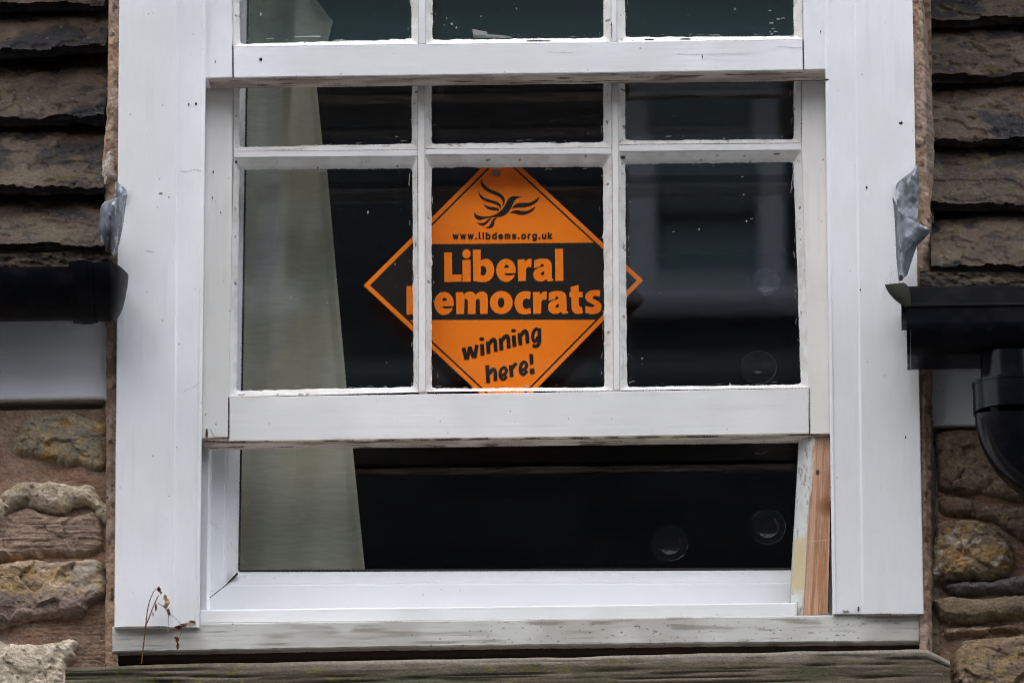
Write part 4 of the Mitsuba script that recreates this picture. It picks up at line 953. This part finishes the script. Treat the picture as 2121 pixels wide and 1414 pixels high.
# dormer top, above the picture
gz = at(1060, -1200, .0)[2]
DR = 'dormer'
add(DR + '__gable', slab(np.array([[-.66, gz], [.66, gz], [0, gz + .55]]), .02, 1.6, ch=.004), 'rubble_stone', smooth=25)
for s in (-1, 1):
    V = np.array([[0, -.06, gz + .60], [s * .78, -.06, gz - .02], [s * .78, 1.8, gz - .02], [0, 1.8, gz + .60]]); W = V - [0, 0, .04]
    add(DR + '__slope', mesh(np.vstack([V, W]), [[0, 1, 2, 3], [4, 7, 6, 5], [0, 4, 5, 1], [1, 5, 6, 2], [2, 6, 7, 3]]), 'far_slate')
tag(DR, 'small pitched roof over the top of the sash window, out of the picture', 'dormer')

# ------------------------------------------------------------------ fascia boards
add('fascia_board__face', board([(-900, 640), (219, 640), (219, 823), (-900, 838)], .036, .07, ch=.0015, jit=.0004, seed=41), 'white_paint_level', smooth=25)
tag('fascia_board', 'white painted fascia board under the left gutter', 'fascia board')
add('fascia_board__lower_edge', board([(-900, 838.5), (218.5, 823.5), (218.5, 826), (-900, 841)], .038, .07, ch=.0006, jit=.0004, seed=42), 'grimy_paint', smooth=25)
add('fascia_board__end_edge', board([(217.5, 676), (222, 676), (222, 828), (217.5, 828)], .034, .07, ch=.0008, jit=.0005, seed=44), 'white_paint_upright', smooth=25)
add('fascia_board_001__face', board([(1921, 690), (2700, 686), (2700, 868), (1921, 881)], .044, .07, ch=.0015, jit=.0004, seed=43), 'white_paint_level', smooth=25)
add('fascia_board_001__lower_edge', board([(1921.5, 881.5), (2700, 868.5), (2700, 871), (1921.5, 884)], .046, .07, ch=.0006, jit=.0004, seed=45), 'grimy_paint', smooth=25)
tag('fascia_board_001', 'short white fascia board beside the black downpipe', 'fascia board')

# ------------------------------------------------------------------ gutters
def half_round(cx_y, top_z, rad, x_of, n=28, th=.003, a0=-.08):
    """Half-round trough: rows of x (functions of the angle) swept over a half circle, outside and inside."""
    rows_o, rows_i = [], []
    for k in range(n + 1):
        a = -math.pi * k / n
        rows_o.append((cx_y - rad * math.cos(a) , top_z + rad * math.sin(a))); rows_i.append((cx_y - (rad - th) * math.cos(a), top_z + (rad - th) * math.sin(a)))
    V = []
    for (y, z), k in zip(rows_o + rows_i[::-1], list(range(n + 1)) + list(range(n, -1, -1))):
        for x in x_of(k / n): V.append([x, y, z])
    nc = len(x_of(0)); nr = 2 * (n + 1)
    m = mesh(V, grid_faces(nr, nc))
    return m
GC = -.075
zt_l = at(100, 553, GC - .062)[2]
LG = 'gutter'
xe = at(146, 600, -.13)[0]
add(LG + '__trough', half_round(GC, zt_l, .064, lambda t: [-4, xe - .2, xe]), 'black_plastic', smooth=35)
xa, xb = at(144, 600, -.13)[0], at(192, 600, -.13)[0]
add(LG + '__joint_clip', half_round(GC, zt_l + .005, .073, lambda t: [xa, xa + .002, xa + .011, xa + .013, xb - .006, xb - .005, xb]), 'black_plastic', smooth=35)
add(LG + '__clip_rib', half_round(GC, zt_l + .006, .0755, lambda t: [xa + .011, xa + .013, xa + .026, xa + .028]), 'black_plastic', smooth=35)
def dome_cap(x0, x1, bulge, cy, tz, rad, s=1):
    n, m = 30, 26; V = []
    for i in range(m + 1):
        b = i / m
        for k in range(n + 1):
            a = -math.pi * k / n
            if i <= 6: rr, xx = rad, x0 + (x1 - x0) * i / 6
            else:
                q = (i - 6) / (m - 6); rr = rad * math.cos(q * math.pi / 2) ** 1.5; xx = x1 + s * bulge * math.sin(q * math.pi / 2)
            V.append([xx, cy - rr * math.cos(a), tz + rr * math.sin(a)])
    M = mesh(V, grid_faces(m + 1, n + 1))
    return M
x2 = at(225, 600, -.13)[0]
add(LG + '__end_cap', trimesh.util.concatenate([dome_cap(xb - .002, x2, .024, GC, zt_l + .004, .0695), plane(xb, x2 + .012, GC - .06, GC + .06, zt_l + .0035)]), 'black_plastic', smooth=35)
tag(LG, 'black half round plastic gutter with an end cap overlapping the left casing', 'gutter')
RG = 'gutter_001'
zt_r = at(2000, 628, -.15)[2]; xr0 = at(1886, 690, -.15)[0]; xr1 = at(1866, 600, -.12)[0]
def prism_x(prof, x0, x1, x0f=None):
    P = np.array(prof); n = len(P)
    V = np.vstack([np.c_[np.full(n, x0), P], np.c_[np.full(n, x1), P]])
    i = np.arange(n); j = (i + 1) % n
    f = [[a, b, b + n, a + n] for a, b in zip(i, j)]
    M = mesh(V, f)
    tv, tf = trimesh.creation.triangulate_polygon(Polygon(P), engine='earcut')
    return trimesh.util.concatenate([M, trimesh.Trimesh(np.c_[np.full(len(tv), x0), tv], tf, process=False), trimesh.Trimesh(np.c_[np.full(len(tv), x1), tv], tf[:, ::-1], process=False)])
# back trough with its raised back lip, and the outlet box in front
zl = at(2000, 592, -.055)[2]
add(RG + '__back_trough', prism_x([(-.05, zl - .006), (-.05, zl), (-.053, zl + .001), (-.056, zl - .002), (-.062, zl - .055), (-.01, zl - .055), (-.01, zl - .02)], xr1, 4.0), 'black_plastic', smooth=30)
hb = .1075
prof = [(-.150, zt_r), (-.153, zt_r - .001), (-.1535, zt_r - .004), (-.150, zt_r - .007), (-.150, zt_r - .028)] + [(-.105 - .045 * math.cos(a), zt_r - .028 - .040 * math.sin(a)) for a in np.linspace(.1, math.pi / 2, 10)] + [(-.03, zt_r - .068), (-.03, zt_r - .004), (-.140, zt_r - .003), (-.1470, zt_r - .001)]
add(RG + '__front_trough', prism_x(prof, xr0, 4.0), 'black_plastic', smooth=30)
add(RG + '__end_cap', prism_x([(y + .002, z) for y, z in prof], xr0 - .0055, xr0 - .0004), 'black_plastic', smooth=30)
tag(RG, 'black plastic gutter with a square end right of the window', 'gutter')
# downpipe: socket under the gutter, collar and bend
def ring_tube(c, r0, z0, z1, lip=.0):
    return None
DP = 'downpipe'
pc = at(2096, 760, -.085); Rp = at(2096 + 70, 760, -.085)[0] - pc[0]
def zat(py): return at(2090, py, -.085 - Rp * .9)[2]
def vert_tube(r, za, zb_, n=48, wall=True):
    P = [(r - .003, za), (r, za - .0008), (r, zb_ + .0008), (r - .003, zb_)]
    V = []
    for rr, z in P:
        for k in range(n):
            a = 2 * math.pi * k / n; V.append([pc[0] + rr * math.cos(a), pc[1] + rr * math.sin(a), z])
    f = []
    for i in range(3):
        for k in range(n): f.append([i * n + k, (i + 1) * n + k, (i + 1) * n + (k + 1) % n, i * n + (k + 1) % n])
    return mesh(V, f)
add(DP + '__spigot', vert_tube(Rp * .93, zat(720), zat(778)), 'gloss_plastic', smooth=40)
add(DP + '__collar', vert_tube(Rp * 1.17, zat(781), zat(842)), 'gloss_plastic', smooth=40)
add(DP + '__collar_ring', vert_tube(Rp * 1.195, zat(778), zat(786)), 'gloss_plastic', smooth=40)
bend = [pc + [0, 0, zat(838) - pc[2]]]
path = []
z_0 = zat(838)
for t in np.linspace(0, 1, 30):
    a = t * math.radians(62); Rb = Rp * 1.75
    path.append([pc[0] + Rb * (1 - math.cos(a)), pc[1] + .02 * t, z_0 - Rb * math.sin(a)])
e = np.array(path[-1]); dirn = np.array([math.sin(math.radians(62)), .03, -math.cos(math.radians(62))])
bendp = np.array(path)
add(DP + '__bend', tube(bendp, np.linspace(Rp * 1.13, Rp * 1.10, 30), 48, cap=False), 'gloss_plastic', smooth=60)
add(DP + '__pipe', tube(np.array([e - dirn * .01, e + dirn * .22, e + dirn * .30 + [0, 0, -.06], e + dirn * .30 + [0.02, 0, -.5], [e[0] + .29, e[1], GROUND]]), Rp * .98, 40), 'gloss_plastic', smooth=60)
add(DP + '__bend_socket', tube(np.array([e - dirn * .006, e + dirn * .045]), Rp * 1.2, 48), 'gloss_plastic', smooth=60)
tag(DP, 'black plastic downpipe with a collar and bend under the right gutter', 'downpipe')

# ------------------------------------------------------------------ lead flashings
def sheet(name, ctrl, th, label):
    C = np.array(ctrl, float)                       # rows x cols x (px, py, Y)
    Z = np.stack([nd_zoom(C[..., k], (64 / C.shape[0], 40 / C.shape[1]), order=3 if min(C.shape[:2]) > 3 else 2, mode='nearest', grid_mode=False) for k in range(3)], -1)
    V = ats(Z.reshape(-1, 3)[:, :2], Z.reshape(-1, 3)[:, 2])
    V[:, 1] += .0045 * (N(V, 45, 0, 45, 3, 3) - .5) + .0034 * (1 - np.abs(2 * N(V, 50, 0, 28, 8, 3) - 1)) + .0012 * (1 - np.abs(2 * N(V, 150, 0, 90, 9, 2) - 1))
    add(name, solid_sheet(V, 64, 40, th * .6), 'lead', smooth=40, label=label, cat='lead flashing')
sheet('lead_flashing', [[(204, 494, -.058), (218, 508, -.066), (228, 520, -.060), (235, 531, -.050)], [(205, 470, -.062), (222, 484, -.084), (236, 498, -.070), (243, 512, -.040)], [(207, 445, -.064), (224, 452, -.094), (242, 460, -.076), (253, 468, -.036)], [(212, 422, -.060), (228, 425, -.094), (246, 425, -.076), (259, 424, -.030)], [(226, 414, -.052), (238, 410, -.084), (250, 406, -.066), (262, 401, -.024)]], .0022, 'curled grey lead flashing at the foot of the left cheek')
sheet('lead_flashing_003', [[(236, 416, -.012), (246, 412, -.006), (259, 404, -.018)], [(238, 398, -.012), (248, 392, -.004), (261, 394, -.012)], [(239, 374, -.006), (246, 378, -.002), (256, 387, -.006)]], .002, 'small dark lead leaf showing behind the top of the left lead flashing')
sheet('lead_flashing_001', [[(1862, 582, -.040), (1868, 578, -.052), (1874, 572, -.054), (1879, 566, -.046)], [(1858, 540, -.042), (1868, 534, -.060), (1880, 528, -.066), (1894, 520, -.058)], [(1856, 500, -.042), (1868, 498, -.064), (1886, 496, -.076), (1908, 498, -.068)], [(1853, 440, -.034), (1862, 455, -.054), (1880, 466, -.074), (1926, 478, -.084)], [(1849, 408, -.026), (1860, 430, -.046), (1876, 448, -.070), (1918, 470, -.080)]], .0024, 'crumpled grey lead flashing on the right casing above the gutter')
sheet('lead_flashing_002', [[(1858, 425, -.012), (1872, 440, -.014), (1884, 452, -.018), (1900, 462, -.020)], [(1856, 395, -.010), (1872, 400, -.012), (1888, 410, -.020), (1902, 420, -.016)], [(1860, 376, -.010), (1876, 370, -.012), (1892, 372, -.022), (1903, 380, -.014)], [(1880, 362, -.008), (1888, 355, -.010), (1896, 345, -.016), (1900, 338, -.010)]], .0022, 'upright lead leaf tucked behind the crumpled flashing on the right')
blob(1866, 575, 4, 6, -.056, 21, 'crack', 'moss_scrap', .002, label='tiny dark scrap at the foot of the right lead flashing', cat='scrap')

# a dead leaf caught on the end of the right gutter
def leaf():
    C = [[(1833, 590, -.05), (1850, 588, -.06), (1872, 586, -.064)], [(1840, 604, -.058), (1860, 606, -.075), (1884, 600, -.08)], [(1856, 622, -.06), (1872, 630, -.08), (1888, 638, -.085)], [(1876, 636, -.06), (1884, 640, -.08), (1890, 641, -.08)]]
    C = np.array(C, float); Z = np.stack([nd_zoom(C[..., k], (24 / 4, 18 / 3), order=2, mode='nearest') for k in range(3)], -1)
    V = ats(Z.reshape(-1, 3)[:, :2], Z.reshape(-1, 3)[:, 2]); S = solid_sheet(V, 24, 18, .0012)
    col = blend((.022, .022, .012), (.008, .008, .005), N(np.array(S.vertices), 90, 90, 90, 4, 3))
    add('dead_leaf', S, 'tinted', smooth=True, color=col, label='dark curled dead leaf on the left end of the right gutter', cat='leaf')
leaf()

# ------------------------------------------------------------------ weathered plank along the bottom
def plank():
    x0, x1 = at(135, 1400, -.03)[0], at(1968, 1400, -.03)[0]
    nu, prof = 900, None
    u = np.linspace(0, 1, nu); X = x0 + (x1 - x0) * u
    ztop = np.interp(u, [0, 1], [at(135, 1386, -.03)[2], at(1968, 1349, -.03)[2]])
    rows = []
    rows_spec = [(.055, .006), (.03, .0065), (.006, .006), (.002, .004), (0, 0)] + [(0, -q) for q in np.linspace(.0018, .15, 72)]
    rough = []
    for k, (dy, dz) in enumerate(rows_spec):
        p = np.stack([X * 7, X * 0 + dz * 190, X * 0 + 3], -1); g = meshkit.fbm(p, 4, 5)
        groove = np.abs(2 * meshkit.fbm(np.stack([X * 1.5, X * 0 + dz * 110, X * 0], -1), 3, 9) - 1)
        d = .0016 * (g - .5) + .0030 * ss(.07, .0, groove)
        edge = .003 * (meshkit.fbm(np.stack([X * 14, X * 0, X * 0], -1), 3, 11) - .5) * (k < 6)
        end = ss(.985, 1, u) * .010 * (meshkit.noise(np.stack([X * 0, X * 0 + dz * 60, X * 0 + 7], -1), 2)) 
        drop = .017 * np.clip((u - .974) / .026, 0, 1) * (1 if k < 6 else max(0, 1 + dz / .05))
        rows.append(np.stack([X, -.03 + dy + d + end * .5, ztop + dz + edge - drop], -1))
        rough.append(groove)
    V = np.array(rows); nr = len(rows); R = np.array(rough).ravel(); V2 = V.reshape(-1, 3)
    m = mesh(V2, grid_faces(nr, nu)[:, ::-1][:, ::-1])
    endc = V[:, -1]; endb = endc + [0, .09, 0]; startc = V[:, 0]; startb = startc + [0, .09, 0]
    e1 = mesh(np.vstack([endc, endb]), grid_faces(2, nr)); e0 = mesh(np.vstack([startc, startb]), grid_faces(2, nr))
    a = blend((.125, .104, .070), (.072, .060, .041), ss(.35, .65, N(V2, 9, 30, 90, 1, 4)))
    a = blend(a, (.20, .17, .125), .65 * ss(.50, .66, N(V2, 7, 60, 330, 2, 4)))
    a = blend(a, (.03, .026, .019), .8 * ss(.045, .010, R))
    a = blend(a, (.135, .12, .02), .85 * ss(.63, .72, N(V2, 60, 60, 80, 3, 4)) * ss(.75, .4, np.tile(u, nr)))
    a = blend(a, (.06, .065, .03), .5 * ss(.5, .7, N(V2, 26, 26, 40, 6, 3)))
    rr = np.repeat(np.arange(nr), nu); topm = ss(9, 4, rr + 6 * (N(V2, 30, 0, 0, 8, 3) - .5)); a = blend(a, (.27, .235, .19), .75 * topm * ss(.1, .4, np.tile(u, nr)))
    a = a * ((.7 + .6 * N(V2, 160, 380, 420, 12, 3)) * np.random.RandomState(4).uniform(.82, 1.18, len(V2)))[:, None]
    cm = trimesh.util.concatenate([m, e1, e0]); ca = np.vstack([a, np.tile(a.reshape(nr, nu, 3)[:, -1] * .5, (2, 1)), np.tile(a.reshape(nr, nu, 3)[:, 0] * .5, (2, 1))])
    add('weathered_plank', cm, 'stone', smooth=True, color=ca, label='weathered grey green timber plank with yellow lichen below the sill', cat='plank')
plank()

# ------------------------------------------------------------------ dried weed, plastic clip, cobwebs
def weed():
    Yw = -.016
    def line(p, r0, r1, n=6):
        q = spline(p, 6); P = ats(q, np.linspace(Yw + .004, Yw - .004, len(q))); return tube(P, np.linspace(r0, r1, len(P)), n)
    WC = (.16, .06, .035)
    k = 'dried_weed'
    add(k + '__stem', line([(293, 1374), (298, 1330), (301, 1300), (307, 1255), (315, 1232), (324, 1216)], .0011, .0005), 'weed_brown')
    add(k + '__stem', line([(300, 1300), (312, 1270), (322, 1245), (329, 1232)], .0010, .0006), 'weed_brown')
    add(k + '__stem', line([(327, 1248), (340, 1257), (352, 1270), (366, 1282), (374, 1292)], .0005, .0003), 'weed_brown')
    add(k + '__stem', line([(349, 1272), (349, 1290), (348, 1305)], .0004, .0003), 'weed_brown')
    add(k + '__stem', line([(374, 1296), (375, 1310), (368, 1328), (366, 1345)], .0006, .0004), 'weed_brown')
    r = random.Random(4)
    def crumple(px, py, w, h, mat):
        pts = []
        for i in range(3):
            for j in range(5):
                pts.append((px + w * (i - 1) / 2 * (1 - abs(j - 2) / 2.6) + r.uniform(-.8, .8), py + h * (j - 2) / 4, Yw + r.uniform(-.006, .004)))
        q = np.array(pts); V = ats(q[:, :2], q[:, 2]); add(k + '__leaf', mesh(V, grid_faces(3, 5)), mat, smooth=True)
    for (px, py, w, h, mt) in [(329, 1220, 8, 12, 'weed_brown'), (333, 1226, 5, 9, 'weed_brown'), (342, 1237, 9, 14, 'weed_straw'), (347, 1246, 12, 15, 'weed_straw'), (343, 1255, 10, 12, 'weed_straw'), (348, 1264, 8, 10, 'weed_brown'), (350, 1270, 8, 8, 'weed_brown'), (323, 1256, 5, 18, 'weed_brown'), (317, 1271, 3, 9, 'weed_brown'), (348, 1304, 6, 10, 'weed_straw'), (367, 1300, 18, 10, 'weed_brown'), (372, 1297, 14, 7, 'weed_brown'), (367, 1325, 8, 15, 'weed_brown'), (368, 1337, 7, 14, 'weed_brown'), (364, 1320, 9, 5, 'weed_brown')]:
        crumple(px, py, w, h, mt)
    tag(k, 'thin dried brown weed growing from the plank at the lower left corner', 'weed')
scene['weed_brown'] = two(princ((.13, .055, .035), .8, .2))
scene['weed_straw'] = two(princ((.40, .29, .17), .8, .2))
weed()
def clip():
    m1 = board([(978, 60), (1009, 66), (1008, 75), (980, 75)], .034, .044, ch=.0015); m2 = board([(1005, 71), (1040, 73), (1060, 77), (1005, 76.5)], .035, .042, ch=.0008)
    add('plastic_clip', trimesh.util.concatenate([m1, m2]), 'clip_grey', smooth=25, label='small grey plastic clip lying behind the upper middle pane', cat='clip')
scene['clip_grey'] = two(princ((.30, .30, .28), .4, .5))
clip()
def web(name, pts, label):
    for (a, b, Ya, Yb) in pts:
        P = np.linspace(at(*a, Ya), at(*b, Yb), 8); P[:, 2] -= .002 * np.sin(np.linspace(0, math.pi, 8)); add(name + '__thread', tube(P, .00016, 4), 'web_grey')
    tag(name, label, 'cobweb')
scene['web_grey'] = two(princ((.42, .41, .38), .8, .2))
web('cobweb', [((424, 1070), (455, 1085), .10, .14), ((428, 1076), (462, 1095), .10, .145), ((425, 1092), (460, 1080), .10, .145), ((470, 1110), (498, 1150), .148, .165), ((498, 1058), (545, 1005), .160, .168), ((430, 1060), (446, 1096), .11, .14), ((500, 1150), (512, 1168), .155, .17)], 'wispy grey cobweb in the left corner of the open gap')
web('cobweb_001', [((1828, 610), (1852, 560), -.002, -.01), ((1826, 615), (1848, 545), -.002, -.008), ((1842, 600), (1846, 562), -.004, -.02)], 'fine cobweb threads beside the right lead flashing')
